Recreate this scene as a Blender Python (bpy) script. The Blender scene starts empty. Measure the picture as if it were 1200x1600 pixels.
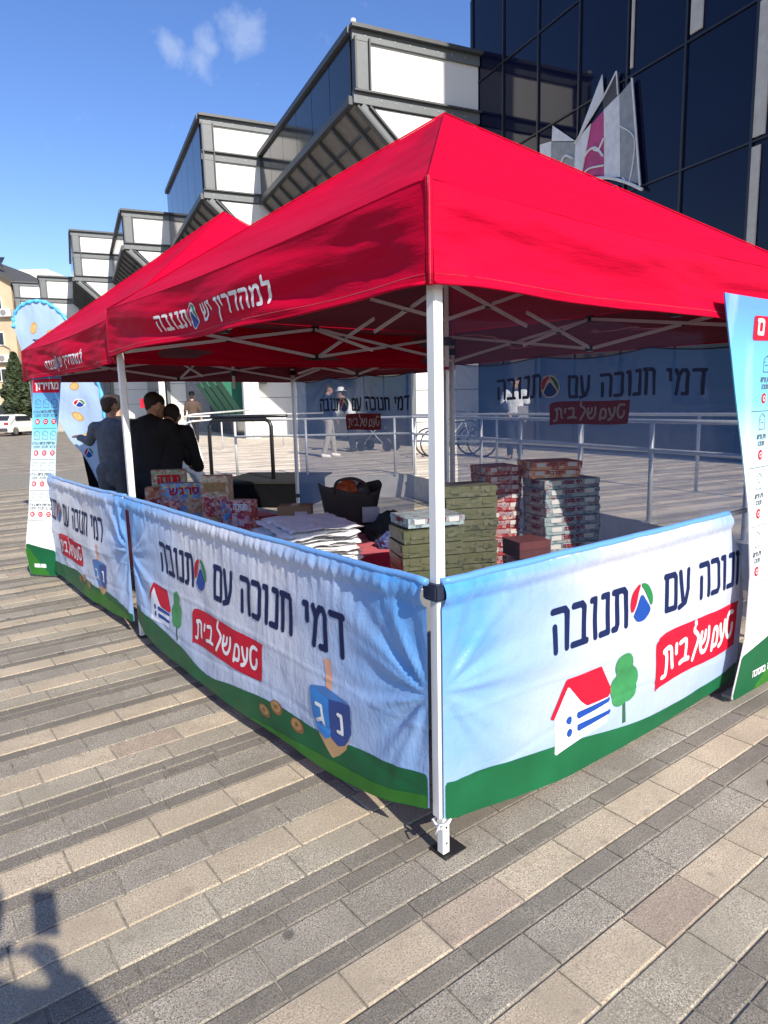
import bpy, bmesh, math, random
import numpy as np
from mathutils import Vector, Matrix, noise
random.seed(7)
S = bpy.context.scene
COL = S.collection
R = math.radians

# ------------------------------------------------------------------ camera
# tent frame: origin = near tent leg, +X along the right face, +Y along the left face
cd = bpy.data.cameras.new('camera'); cam = bpy.data.objects.new('camera', cd); COL.objects.link(cam); S.camera = cam
cd.sensor_fit = 'VERTICAL'; cd.sensor_height = 32; cd.lens = 20.98; cd.clip_end = 3000; cd.clip_start = .02
CAM = Vector((-1.4580, -1.5907, 1.5761)); ANG = .6673; PITCH = .1589; ROLL = -.0236
def _rz(v): c, s = math.cos(-ANG), math.sin(-ANG); return Vector((c*v[0]-s*v[1], s*v[0]+c*v[1], v[2]))
_up = (0, math.sin(PITCH), math.cos(PITCH)); _c, _s = math.cos(ROLL), math.sin(ROLL)
FW = _rz((0, math.cos(PITCH), -math.sin(PITCH)))
RT = _rz((_c, _s*_up[1], _s*_up[2])); UP = _rz((-_s, _c*_up[1], _c*_up[2]))
M = Matrix((RT, UP, -FW)).transposed().to_4x4(); M.translation = CAM; cam.matrix_world = M
def pixel(p):
    d = Vector(p)-CAM; z = d.dot(FW)
    if z < .05: return None
    return 600+1049.04*d.dot(RT)/z, 800-1049.04*d.dot(UP)/z, z

# ------------------------------------------------------------------ light
SUN_EL, SUN_AZ = R(34.5), R(8.5)
TO_SUN = Vector((-math.sin(SUN_AZ)*math.cos(SUN_EL), -math.cos(SUN_AZ)*math.cos(SUN_EL), math.sin(SUN_EL)))
sl = bpy.data.lights.new('sun', 'SUN'); sl.energy = 5.0; sl.angle = R(.55); sl.color = (1, .93, .82)
so = bpy.data.objects.new('sun', sl); COL.objects.link(so); so.rotation_euler = TO_SUN.to_track_quat('Z', 'Y').to_euler()
wd = bpy.data.worlds.new('World'); S.world = wd; wd.use_nodes = True
nt = wd.node_tree; bg = nt.nodes['Background']; bg.inputs[1].default_value = .11
sky = nt.nodes.new('ShaderNodeTexSky'); sky.sky_type = 'NISHITA'; sky.sun_disc = False
sky.sun_elevation = SUN_EL; sky.sun_rotation = math.atan2(TO_SUN.x, TO_SUN.y); sky.ozone_density = 2.6; sky.air_density = 1.0; sky.dust_density = .6
# two small wisps of cloud in the sky
def _mth(op, a=None, b=None, clamp=False):
    n = nt.nodes.new('ShaderNodeMath'); n.operation = op; n.use_clamp = clamp
    for i, v in enumerate((a, b)):
        if v is None: continue
        if isinstance(v, (int, float)): n.inputs[i].default_value = v
        else: nt.links.new(v, n.inputs[i])
    return n.outputs[0]
tc = nt.nodes.new('ShaderNodeTexCoord')
nz = nt.nodes.new('ShaderNodeTexNoise'); nz.inputs['Scale'].default_value = 28; nz.inputs['Detail'].default_value = 7; nz.inputs['Roughness'].default_value = .6
nt.links.new(tc.outputs['Generated'], nz.inputs['Vector'])
mask = None
for px, py, rad in ((376, 52, .030), (312, 98, .024), (270, 80, .022), (325, 70, .02)):
    d = (FW+RT*((px-600)/1049.04)-UP*((py-800)/1049.04)).normalized()
    vm = nt.nodes.new('ShaderNodeVectorMath'); vm.operation = 'DISTANCE'; nt.links.new(tc.outputs['Generated'], vm.inputs[0]); vm.inputs[1].default_value = d
    m = _mth('SUBTRACT', 1, _mth('DIVIDE', vm.outputs['Value'], rad*1.45), True)
    mask = m if mask is None else _mth('MAXIMUM', mask, m)
cl = _mth('MULTIPLY', _mth('SUBTRACT', _mth('ADD', _mth('MULTIPLY', mask, .55), nz.outputs['Fac']), .66, True), 3.4, True)
cl = _mth('MULTIPLY', cl, .42)
mx = nt.nodes.new('ShaderNodeMixRGB'); nt.links.new(cl, mx.inputs[0]); mx.inputs[2].default_value = (4.2, 5.0, 6.6, 1)
hs = nt.nodes.new('ShaderNodeHueSaturation'); hs.inputs['Saturation'].default_value = 1.2; hs.inputs['Hue'].default_value = .514; hs.inputs['Value'].default_value = 1.35
nt.links.new(sky.outputs[0], hs.inputs['Color']); nt.links.new(hs.outputs[0], mx.inputs[1]); nt.links.new(mx.outputs[0], bg.inputs[0])
S.view_settings.view_transform = 'Standard'; S.view_settings.look = 'None'; S.view_settings.gamma = 1
S.view_settings.use_curve_mapping = False; S.view_settings.exposure = .45
S.cycles.max_bounces = 8; S.cycles.transparent_max_bounces = 16

# ------------------------------------------------------------------ materials
class NT:
    def __init__(s, name):
        s.m = bpy.data.materials.new(name); s.m.use_nodes = True; s.t = s.m.node_tree; s.b = s.t.nodes['Principled BSDF']; s.out = s.t.nodes['Material Output']
    def n(s, kind, **kw):
        n = s.t.nodes.new('ShaderNode'+kind)
        for k, v in kw.items(): setattr(n, k, v)
        return n
    def put(s, v, sock):
        if isinstance(v, (int, float)): sock.default_value = v
        elif isinstance(v, (tuple, list)): sock.default_value = tuple(v)+((1,) if len(v) == 3 and sock.type == 'RGBA' else ())
        else: s.t.links.new(v, sock)
    def math(s, op, a, b=0, c=0, clamp=False):
        n = s.n('Math', operation=op, use_clamp=clamp); s.put(a, n.inputs[0]); s.put(b, n.inputs[1]); s.put(c, n.inputs[2]); return n.outputs[0]
    def mix(s, f, a, b, blend='MIX'):
        n = s.n('MixRGB', blend_type=blend); s.put(f, n.inputs[0]); s.put(a, n.inputs[1]); s.put(b, n.inputs[2]); return n.outputs[0]
    def pos(s): return s.n('NewGeometry').outputs['Position']
    def obj(s): return s.n('TexCoord').outputs['Object']
    def noise(s, vec, scale, detail=4, rough=.55, scl=None):
        if scl: mp = s.n('Mapping'); s.put(vec, mp.inputs[0]); mp.inputs['Scale'].default_value = scl; vec = mp.outputs[0]
        n = s.n('TexNoise'); s.put(vec, n.inputs['Vector']); n.inputs['Scale'].default_value = scale; n.inputs['Detail'].default_value = detail; n.inputs['Roughness'].default_value = rough; return n.outputs['Fac']
    def ramp(s, f, stops):
        n = s.n('ValToRGB'); s.put(f, n.inputs[0]); e = n.color_ramp.elements
        while len(e) < len(stops): e.new(.5)
        for x, (p, c) in zip(e, stops): x.position = p; x.color = tuple(c)+(1,) if len(c) == 3 else c
        return n.outputs[0]
    def bump(s, h, strength=.3, dist=.01):
        n = s.n('Bump'); s.put(h, n.inputs['Height']); n.inputs['Strength'].default_value = strength; n.inputs['Distance'].default_value = dist; s.t.links.new(n.outputs[0], s.b.inputs['Normal']); return n.outputs[0]
    def set(s, **kw):
        for k, v in kw.items(): s.put(v, s.b.inputs[k.replace('_', ' ')])
MATS = {}
def mat(name, col, rough=.6, metal=0, var=.12, scale=6, bump=.0, bscale=60, spec=.5, world=False, trans=0):
    if name in MATS: return MATS[name]
    k = NT(name); v = k.pos() if world else k.obj()
    c = tuple(col)
    f = k.noise(v, scale, 5)
    lo = tuple(max(0, x*(1-var)) for x in c); hi = tuple(min(1, x*(1+var)) for x in c)
    k.set(Base_Color=k.ramp(f, [(.3, lo), (.7, hi)]), Roughness=rough, Metallic=metal)
    k.b.inputs['Specular IOR Level'].default_value = spec
    if bump: k.bump(k.noise(v, bscale, 3), bump, .004)
    if trans:
        tl = k.n('BsdfTranslucent'); tl.inputs[0].default_value = c+(1,); ms = k.n('MixShader'); ms.inputs[0].default_value = trans
        k.t.links.new(k.b.outputs[0], ms.inputs[1]); k.t.links.new(tl.outputs[0], ms.inputs[2]); k.t.links.new(ms.outputs[0], k.out.inputs[0])
    MATS[name] = k.m; return k.m

# ------------------------------------------------------------------ objects
def prop(o, label=None, cat=None, group=None, kind=None):
    if label: o['label'] = label
    if cat: o['category'] = cat
    if group: o['group'] = group
    if kind: o['kind'] = kind
    return o
def thing(name, label, cat, loc=(0, 0, 0), rz=0, group=None):
    o = bpy.data.objects.new(name, None); o.empty_display_size = .1; COL.objects.link(o); o.location = loc; o.rotation_euler = (0, 0, rz)
    return prop(o, label, cat, group)
class MB:
    def __init__(s): s.v = []; s.f = []; s.mi = []
    def add(s, vs, fs, m=0):
        o = len(s.v); s.v += [tuple(x) for x in vs]; s.f += [tuple(i+o for i in f) for f in fs]; s.mi += [m]*len(fs); return s
    def box(s, c, size, rz=0, m=0, mtx=None):
        x, y, z = [a/2 for a in size]; vs = [Vector((i, j, k)) for i in (-x, x) for j in (-y, y) for k in (-z, z)]
        q = mtx if mtx else Matrix.Rotation(rz, 3, 'Z'); vs = [q @ v+Vector(c) for v in vs]
        return s.add(vs, [(0, 1, 3, 2), (4, 6, 7, 5), (0, 4, 5, 1), (2, 3, 7, 6), (0, 2, 6, 4), (1, 5, 7, 3)], m)
    def bar(s, a, b, w, h=None, m=0):
        a, b = Vector(a), Vector(b); d = b-a; h = h or w; q = d.to_track_quat('Z', 'Y').to_matrix()
        if abs(d.normalized().z) < .999:
            zz = d.normalized(); xx = Vector((0, 0, 1)).cross(zz).normalized(); yy = zz.cross(xx); q = Matrix((xx, yy, zz)).transposed()
        else: q = Matrix.Identity(3)
        return s.box((a+b)/2, (w, h, d.length), m=m, mtx=q)
    def tube(s, pts, r, n=10, m=0, caps=True):
        pts = [Vector(p) for p in pts]; rs = r if isinstance(r, (list, tuple)) else [r]*len(pts); vs = []; fs = []
        up = Vector((0, 0, 1))
        for i, p in enumerate(pts):
            d = (pts[min(i+1, len(pts)-1)]-pts[max(i-1, 0)]).normalized()
            x = d.cross(up if abs(d.z) < .95 else Vector((1, 0, 0))).normalized(); y = d.cross(x)
            for k in range(n): a = 2*math.pi*k/n; vs.append(p+(x*math.cos(a)+y*math.sin(a))*rs[i])
        for i in range(len(pts)-1):
            for k in range(n): fs.append((i*n+k, i*n+(k+1) % n, (i+1)*n+(k+1) % n, (i+1)*n+k))
        if caps: fs.append(tuple(range(n))[::-1]); fs.append(tuple(range((len(pts)-1)*n, len(pts)*n)))
        return s.add(vs, fs, m)
    def prism(s, poly, a0, a1, plane='xz', m=0):
        n = len(poly)
        def P(u, v, w): return {'xz': (u, w, v), 'xy': (u, v, w), 'yz': (w, u, v)}[plane]
        vs = [P(u, v, a0) for u, v in poly]+[P(u, v, a1) for u, v in poly]
        return s.add(vs, [tuple(range(n)), tuple(range(n, 2*n))[::-1]]+[(i, (i+1) % n, n+(i+1) % n, n+i) for i in range(n)], m)
    def build(s, name, mats, parent=None, smooth=False, loc=None, rot=None, bevel=0, fixn=True):
        me = bpy.data.meshes.new(name); me.from_pydata(s.v, [], s.f)
        for m in (mats if isinstance(mats, (list, tuple)) else [mats]): me.materials.append(m)
        if any(s.mi): me.polygons.foreach_set('material_index', s.mi)
        if fixn or bevel:
            bm = bmesh.new(); bm.from_mesh(me)
            if fixn: bmesh.ops.recalc_face_normals(bm, faces=bm.faces)
            if bevel: bmesh.ops.bevel(bm, geom=list(bm.edges), offset=bevel, segments=2, affect='EDGES', clamp_overlap=True)
            bm.to_mesh(me); bm.free()
        if smooth: me.polygons.foreach_set('use_smooth', [True]*len(me.polygons))
        o = bpy.data.objects.new(name, me); COL.objects.link(o); o.parent = parent
        if loc: o.location = loc
        if rot: o.rotation_euler = rot
        return o
def box(name, c, size, m, parent=None, rz=0, bevel=0): return MB().box((0, 0, 0), size).build(name, m, parent, loc=c, rot=(0, 0, rz), bevel=bevel)
def link_copy(o, name=None, parent=None, loc=None):
    c = o.copy(); COL.objects.link(c); c.parent = parent if parent else o.parent
    if loc: c.location = loc
    return c
def copy_tree(o, loc=None, rz=None):
    r = o.copy(); COL.objects.link(r)
    for ch in list(o.children):
        c = ch.copy(); COL.objects.link(c); c.parent = r
        for g in list(ch.children): d = g.copy(); COL.objects.link(d); d.parent = c
    if loc is not None: r.location = loc
    if rz is not None: r.rotation_euler = (0, 0, rz)
    return r

# ------------------------------------------------------------------ flat print: strokes and polygons -> meshes that follow a surface
G = {  # block letters as strokes, height 1
 'ד': (.62, [[(0, 1), (.62, 1)], [(.5, 1), (.5, 0)]]), 'מ': (.70, [[(.04, 1), (.2, .72), (.06, 0)], [(.2, .74), (.36, 1), (.56, 1), (.66, .85), (.66, 0), (.40, 0)]]),
 'י': (.2, [[(.0, 1), (.16, 1), (.16, .58)]]), 'ח': (.62, [[(0, 1), (.52, 1), (.6, .92), (.6, 0)], [(.1, 1), (.1, 0)]]),
 'נ': (.4, [[(.12, 1), (.38, 1), (.38, 0), (0, 0)]]), 'ו': (.2, [[(0, 1), (.18, 1), (.18, 0)]]), 'כ': (.5, [[(0, 1), (.38, 1), (.48, .86), (.48, .14), (.38, 0), (0, 0)]]),
 'ה': (.62, [[(0, 1), (.5, 1), (.6, .9), (.6, 0)], [(.08, .6), (.08, 0)]]), 'ע': (.58, [[(.56, 1), (.54, .45), (.36, .06), (0, -.04)], [(.04, 1), (.2, .16)]]),
 'ם': (.6, [[(0, 1), (.5, 1), (.6, .9), (.6, 0), (.08, 0), (.08, 1)]]), 'ת': (.66, [[(.04, 1), (.54, 1), (.64, .9), (.64, 0)], [(.2, 1), (.2, .12), (.14, 0), (0, 0)]]),
 'ב': (.62, [[(.02, 1), (.4, 1), (.5, .9), (.5, 0)], [(0, 0), (.62, 0)]]), 'ל': (.5, [[(.04, 1.4), (.04, 1), (.5, 1), (.5, .74), (.2, 0)]]), 'ר': (.5, [[(0, 1), (.38, 1), (.5, .88), (.5, 0)]]),
 'ן': (.2, [[(0, 1), (.18, 1), (.18, -.36)]]), 'ש': (.78, [[(0, 1), (.08, 0), (.46, 0), (.7, .3), (.76, 1)], [(.38, 1), (.36, .52), (.12, .4)]]),
 'ג': (.42, [[(.05, 1), (.3, 1), (.34, .5), (.4, 0)], [(.32, .3), (.02, 0)]]), 'ס': (.6, [[(0, 1), (.56, 1), (.56, .3), (.3, 0), (.06, .3), (.06, 1)]]),
 'צ': (.6, [[(.04, 1), (.5, .12)], [(.56, 1), (.5, .62), (.32, .5)], [(.5, 0), (0, 0)]]), 'ק': (.6, [[(0, 1), (.6, 1), (.58, .5), (.4, .1)], [(.08, .6), (.08, -.35)]]),
 'ט': (.6, [[(.06, 1), (.06, 0), (.56, 0), (.56, .9), (.4, 1), (.3, .9)]]), 'א': (.6, [[(.02, 1), (.6, 0)], [(.54, 1), (.48, .55)], [(.18, .7), (.06, .4), (.06, 0)]]),
 'פ': (.56, [[(.22, .55), (.06, .6), (.06, 1), (.5, 1), (.5, 0), (0, 0)]]),
 '0': (.5, [[(.25, 1), (.5, .75), (.5, .25), (.25, 0), (0, .25), (0, .75), (.25, 1)]]), '1': (.2, [[(0, .8), (.16, 1), (.16, 0)]]), '2': (.5, [[(0, .8), (.2, 1), (.48, .8), (.4, .5), (0, 0), (.5, 0)]]),
 '7': (.5, [[(0, 1), (.5, 1), (.15, 0)]]), '9': (.5, [[(.5, .5), (.1, .45), (0, .75), (.25, 1), (.5, .8), (.5, .3), (.3, 0)]]), '5': (.5, [[(.46, 1), (.05, 1), (.02, .55), (.4, .55), (.48, .25), (.3, 0), (0, .05)]]),
 ' ': (.3, [])}
def seg_sdf(P, polys, r):
    d = np.full(P.shape[0], 1e9)
    for pl in polys:
        for a, b in zip(pl[:-1], pl[1:]):
            a = np.array(a); b = np.array(b); ab = b-a; L = max(1e-12, ab@ab); t = np.clip(((P-a)@ab)/L, 0, 1)
            d = np.minimum(d, np.linalg.norm(P-a-t[:, None]*ab, axis=1))
    return d-r
def poly_sdf(P, poly):
    d = np.full(P.shape[0], 1e9); ins = np.zeros(P.shape[0], bool); n = len(poly)
    for i in range(n):
        a = np.array(poly[i]); b = np.array(poly[(i+1) % n]); ab = b-a; L = max(1e-12, ab@ab); t = np.clip(((P-a)@ab)/L, 0, 1)
        d = np.minimum(d, np.linalg.norm(P-a-t[:, None]*ab, axis=1))
        c = ((a[1] > P[:, 1]) != (b[1] > P[:, 1]))
        with np.errstate(divide='ignore', invalid='ignore'): x = (b[0]-a[0])*(P[:, 1]-a[1])/(b[1]-a[1])+a[0]
        ins ^= c & (P[:, 0] < x)
    return np.where(ins, -d, d)
def march(sdf, x0, x1, y0, y1, h):
    nx = max(2, int(round((x1-x0)/h))); ny = max(2, int(round((y1-y0)/h)))
    X, Y = np.meshgrid(np.linspace(x0, x1, nx+1), np.linspace(y0, y1, ny+1), indexing='ij')
    D = sdf(np.stack([X.ravel(), Y.ravel()], 1)).reshape(X.shape); vid = {}; vs = []; fs = []
    def V(key, p):
        if key not in vid: vid[key] = len(vs); vs.append(p)
        return vid[key]
    ins = D < 0; anyin = ins[:-1, :-1] | ins[1:, :-1] | ins[:-1, 1:] | ins[1:, 1:]
    for i, j in zip(*np.nonzero(anyin)):
        c = [(i, j), (i+1, j), (i+1, j+1), (i, j+1)]; f = []
        for k in range(4):
            a, b = c[k], c[(k+1) % 4]; da, db = D[a], D[b]
            if da < 0: f.append(V(a, (X[a], Y[a])))
            if (da < 0) != (db < 0):
                t = da/(da-db); t = min(.999, max(.001, t)); f.append(V((min(a, b), max(a, b)), (X[a]+(X[b]-X[a])*t, Y[a]+(Y[b]-Y[a])*t)))
        if len(f) >= 3: fs.append(tuple(f))
    return vs, fs
def smooth_line(pts, n=6):
    out = []; P = [pts[0]]+list(pts)+[pts[-1]]
    for i in range(1, len(P)-2):
        for k in range(n):
            t = k/n; a, b, c, d = P[i-1], P[i], P[i+1], P[i+2]
            out.append(tuple(.5*((2*b[q])+(-a[q]+c[q])*t+(2*a[q]-5*b[q]+4*c[q]-d[q])*t*t+(-a[q]+3*b[q]-3*c[q]+d[q])*t**3) for q in (0, 1)))
    return out+[tuple(pts[-1])]
def print_on(name, sdf, bounds, h, surf, off, m, parent):
    """a sheet of print in surface coordinates, laid on surf(u,z,off)"""
    vs, fs = march(sdf, *bounds, h)
    if not fs: return None
    mb = MB().add([surf(u, z, off) for u, z in vs], fs); return mb.build(name, m, parent, smooth=True, fixn=False)
def text_strokes(s, x0, x1, z0, z1, gap=.24):
    """s is given in reading order (right to left); returns strokes filling x0..x1, z0..z1"""
    pos = 0; items = []
    for ch in s[::-1]:
        if ch == '*': items.append((None, pos)); pos += 1.12+gap; continue
        w, st = G[ch]; items.append((st, pos)); pos += w+gap
    pos -= gap; kx = (x1-x0)/pos; kz = z1-z0; out = []; logo = None
    for st, p in items:
        if st is None: logo = (x0+(p+.5)*kx, z0+.5*kz); continue
        for pl in st: out.append([(x0+(p+a)*kx, z0+b*kz) for a, b in pl])
    return out, logo, kx
def lettering(s, x0, x1, z0, z1, r, surf, off, m, parent, h=.006, slack=.0, name='lettering', bounds=None):
    st, logo, kx = text_strokes(s, x0+r, x1-r, z0+r, z1-r)
    bb = bounds or (x0-.01, x1+.01, z0-.45*(z1-z0), z1+.55*(z1-z0))
    print_on(name, lambda P: seg_sdf(P, st, r), bb, h, surf, off, m, parent); return logo, kx
def circle(cx, cz, rx, rz=None, n=24, a0=0, a1=2*math.pi): rz = rz or rx; return [(cx+rx*math.cos(a0+(a1-a0)*i/n), cz+rz*math.sin(a0+(a1-a0)*i/n)) for i in range(n+(0 if abs(a1-a0-2*math.pi) < 1e-6 else 1))]
INK = mat('navy_ink', (.008, .016, .07), .6, var=.05, spec=.15); RED = mat('red_ink', (.50, .008, .03), .55, var=.06, spec=.15); WHT = mat('white_ink', (.70, .70, .71), .5, var=.03, spec=.2)
RED2 = mat('shaded_red_ink', (.20, .008, .02), .6, var=.06, spec=.1); WHT2 = mat('shaded_white_ink', (.36, .33, .36), .6, var=.03, spec=.1)  # red and white print with canopy shade painted in, for back walls; reused on cartons
GRN = mat('green_ink', (.02, .20, .06), .5, var=.1, spec=.15); BLU = mat('blue_ink', (.012, .06, .30), .5, var=.08, spec=.15)
def roundel(cx, cz, rx, rz, surf, off, parent, h=.006, white=True):
    def E(pts): return [(cx+a*rx, cz+b*rz) for a, b in pts]
    def PP(nm, pts, m, o): poly = E(smooth_line(pts+[pts[0]], 5)); print_on(nm, lambda P: poly_sdf(P, poly), (cx-rx*1.15, cx+rx*1.15, cz-rz*1.15, cz+rz*1.15), h, surf, o, m, parent)
    if white: el = E(circle(0, 0, 1.12, 1.12)); print_on('logo_disc', lambda P: poly_sdf(P, el), (cx-rx*1.3, cx+rx*1.3, cz-rz*1.3, cz+rz*1.3), h, surf, off, WHT, parent)
    PP('logo_mark', [(-.95, -.35), (-1, .1), (-.8, .6), (-.3, .95), (-.12, .9), (-.3, .5), (-.5, .0), (-.75, -.35)], RED, off+.0012)
    PP('logo_mark', [(.05, 1), (.55, .82), (.95, .3), (1, -.15), (.85, -.3), (.6, .1), (.3, .55), (.0, .85)], GRN, off+.0012)
    PP('logo_mark', [(-.72, -.6), (-.4, -.15), (.0, .38), (.4, .02), (.78, -.5), (.4, -.9), (0, -1), (-.4, -.92)], BLU, off+.0012)
SCRIPT = [ # hand-lettered words, x 0..3.9, z 0..1, left to right
 [(.0, .02), (.16, .05), (.22, .3), (.24, .62), (.12, .72)], [(.12, .74), (.34, .8), (.5, .72), (.52, .4), (.55, .2)], [(.8, .78), (.78, .55)],
 [(1.02, .78), (1.3, .82), (1.36, .62), (1.3, .26)], [(.98, .2), (1.2, .24), (1.5, .22)],
 [(1.86, 1.22), (1.8, .98), (1.98, .84), (2.08, .66), (1.9, .3), (1.78, .1)], [(2.28, .8), (2.22, .44), (2.34, .2), (2.56, .22), (2.72, .5), (2.74, .86)], [(2.52, .8), (2.46, .56), (2.3, .46)],
 [(3.0, .1), (3.04, .44), (3.12, .72), (3.3, .72), (3.36, .48), (3.3, .22), (3.1, .2)], [(3.54, .76), (3.62, .44), (3.72, .3)], [(3.86, .82), (3.82, .44), (3.66, .18), (3.5, .1)],
 [(4.42, .98), (4.2, 1.0), (4.06, .82), (4.04, .44), (4.14, .24), (4.3, .26), (4.40, .42), (4.42, .6)]]
def red_tag(x0, x1, z0, z1, surf, off, parent, clip=None, h=.006, RED=RED, WHT=WHT):
    w, t = x1-x0, z1-z0
    poly = [(x0+.0*w, z0-.09*t), (x0+.05*w, z0-.02*t), (x0+.3*w, z0+.02*t), (x0+.7*w, z0+.0*t), (x0+.94*w, z0+.04*t), (x0+.99*w, z0+.14*t), (x0+1.0*w, z0+.9*t), (x0+.985*w, z0+1.0*t), (x0+.7*w, z0+1.0*t), (x0+.3*w, z0+1.02*t), (x0+.03*w, z0+.94*t), (x0+.0*w, z0+.5*t)]
    poly = smooth_line(poly+[poly[0]], 3)
    st = [[(x0+.06*w+a*.88*w/4.42, z0+.14*t+b*.68*t) for a, b in smooth_line(l, 4)] for l in SCRIPT]
    body = print_on('red_tag', lambda P: poly_sdf(P, poly), (x0-.06*w, x1+.06*w, z0-.25*t, z1+.1*t), h, surf, off, RED, parent)
    print_on('lettering', lambda P: seg_sdf(P, st, .048*t), (x0-.08*w, x1+.06*w, z0-.25*t, z1+.2*t), h*.75, surf, off+.0015, WHT, parent)

# ------------------------------------------------------------------ ground
def stone_mat(name, base, speck, dark):
    k = NT(name); p = k.pos(); oi = k.n('ObjectInfo').outputs['Random']; isl = k.n('NewGeometry').outputs['Random Per Island']
    rnd = k.math('FRACT', k.math('ADD', k.math('MULTIPLY', oi, 7.31), k.math('MULTIPLY', isl, 3.7)))
    c = k.mix(rnd, tuple(x*.86 for x in base), tuple(min(1, x*1.13) for x in base))
    s1 = k.noise(p, 170, 2, .65); c = k.mix(k.ramp(s1, [(.40, (0, 0, 0)), (.50, (1, 1, 1))]), dark, c)
    s2 = k.noise(p, 210, 1, .5); c = k.mix(k.ramp(s2, [(.55, (0, 0, 0)), (.63, (1, 1, 1))]), c, speck)
    big = k.noise(p, 2.3, 6, .65); c = k.mix(k.ramp(big, [(.36, (.7, .7, .7)), (.6, (0, 0, 0))]), c, tuple(x*.68 for x in base))
    st = k.noise(p, 11, 5, .7); c = k.mix(k.ramp(st, [(.57, (0, 0, 0)), (.74, (.7, .7, .7))]), c, tuple(x*.45 for x in base))
    wv = k.n('TexVoronoi'); wv.inputs['Scale'].default_value = 3.0; k.put(p, wv.inputs['Vector'])
    gum = k.ramp(k.math('ADD', wv.outputs['Distance'], k.math('MULTIPLY', k.noise(p, 30, 2), .05)), [(.075, (.6, .6, .6)), (.10, (0, 0, 0))])
    c = k.mix(gum, c, (.035, .032, .03))
    k.set(Base_Color=c, Roughness=.82); k.b.inputs['Specular IOR Level'].default_value = .3
    k.bump(k.math('ADD', k.math('MULTIPLY', s1, .6), k.math('MULTIPLY', st, .5)), .5, .003); return k.m
STONE = {'cream': stone_mat('cream_stone', (0.464, 0.381, 0.273), (0.613, 0.535, 0.406), (0.237, 0.178, 0.120)), 'beige': stone_mat('beige_stone', (0.371, 0.325, 0.245), (0.543, 0.487, 0.382), (0.170, 0.143, 0.104)),
         'gray': stone_mat('gray_stone', (0.296, 0.260, 0.206), (0.494, 0.451, 0.374), (0.108, 0.094, 0.072)), 'dark': stone_mat('dark_stone', (0.203, 0.179, 0.144), (0.302, 0.270, 0.223), (0.104, 0.089, 0.069)), 'rose': stone_mat('rose_stone', (0.379, 0.300, 0.227), (0.512, 0.431, 0.330), (0.184, 0.136, 0.095))}
SN = list(STONE); 
def band_mat(name, rowdir_deg, bright=1.0, dirt=True):
    k = NT(name); p = k.n('VectorMath', operation='SUBTRACT'); k.put(k.pos(), p.inputs[0]); p.inputs[1].default_value = (CAM.x, CAM.y, 0)
    a = R(rowdir_deg); sx = k.n('SeparateXYZ'); k.put(p.outputs[0], sx.inputs[0])
    n_ = k.math('ADD', k.math('MULTIPLY', sx.outputs[0], -math.sin(a)), k.math('MULTIPLY', sx.outputs[1], math.cos(a)))
    t_ = k.math('ADD', k.math('MULTIPLY', sx.outputs[0], math.cos(a)), k.math('MULTIPLY', sx.outputs[1], math.sin(a)))
    f = k.math('FRACT', k.math('DIVIDE', k.math('SUBTRACT', n_, .753), 1.07)); f = k.math('ADD', f, 0)
    C_, B_, G_, D_ = [tuple(bright*x for x in q) for q in ((.43, .36, .27), (.36, .31, .245), (.29, .255, .21), (.24, .21, .175))]
    seq = [(0, B_), (.14, C_), (.28, G_), (.425, D_), (.50, C_), (.638, D_), (.713, G_), (.85, D_), (.925, D_)]
    rp = k.ramp(f, seq); 
    for n in k.t.nodes:
        if n.type == 'VALTORGB': n.color_ramp.interpolation = 'CONSTANT'
    rowid = k.math('FLOOR', k.math('DIVIDE', n_, .1337)); cell = k.math('FLOOR', k.math('ADD', k.math('DIVIDE', t_, .31), k.math('MULTIPLY', rowid, .37)))
    wn = k.n('TexWhiteNoise', noise_dimensions='2D'); cx = k.n('CombineXYZ'); k.put(rowid, cx.inputs[0]); k.put(cell, cx.inputs[1]); k.put(cx.outputs[0], wn.inputs['Vector'])
    c = k.mix(1, rp, k.mix(wn.outputs['Value'], (.78,)*3, (1.2,)*3), 'MULTIPLY')
    if dirt: c = k.mix(k.ramp(k.noise(k.pos(), 1.5, 6, .65), [(.4, (.5, .5, .5)), (.62, (0, 0, 0))]), c, (.13, .12, .105))
    k.set(Base_Color=c, Roughness=.85); return k.m
BAND = band_mat('distant_paving', -1.33)
GROUND = MB().add([(-400, -400, -.012), (600, -400, -.012), (600, 900, -.012), (-400, 900, -.012)], [(0, 1, 2, 3)]).build('ground', BAND, fixn=False)
prop(GROUND, 'grey and cream stone paving of the open square reaching to the street', kind='structure')
JOINT = mat('joint_sand', (.24, .22, .18), .95, var=.5, scale=25, world=True, bump=.4)
PAV = MB().box((0, 0, -.024), (.01, .01, .01)).build('pavement', JOINT); PAV['kind'] = 'structure'
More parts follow.
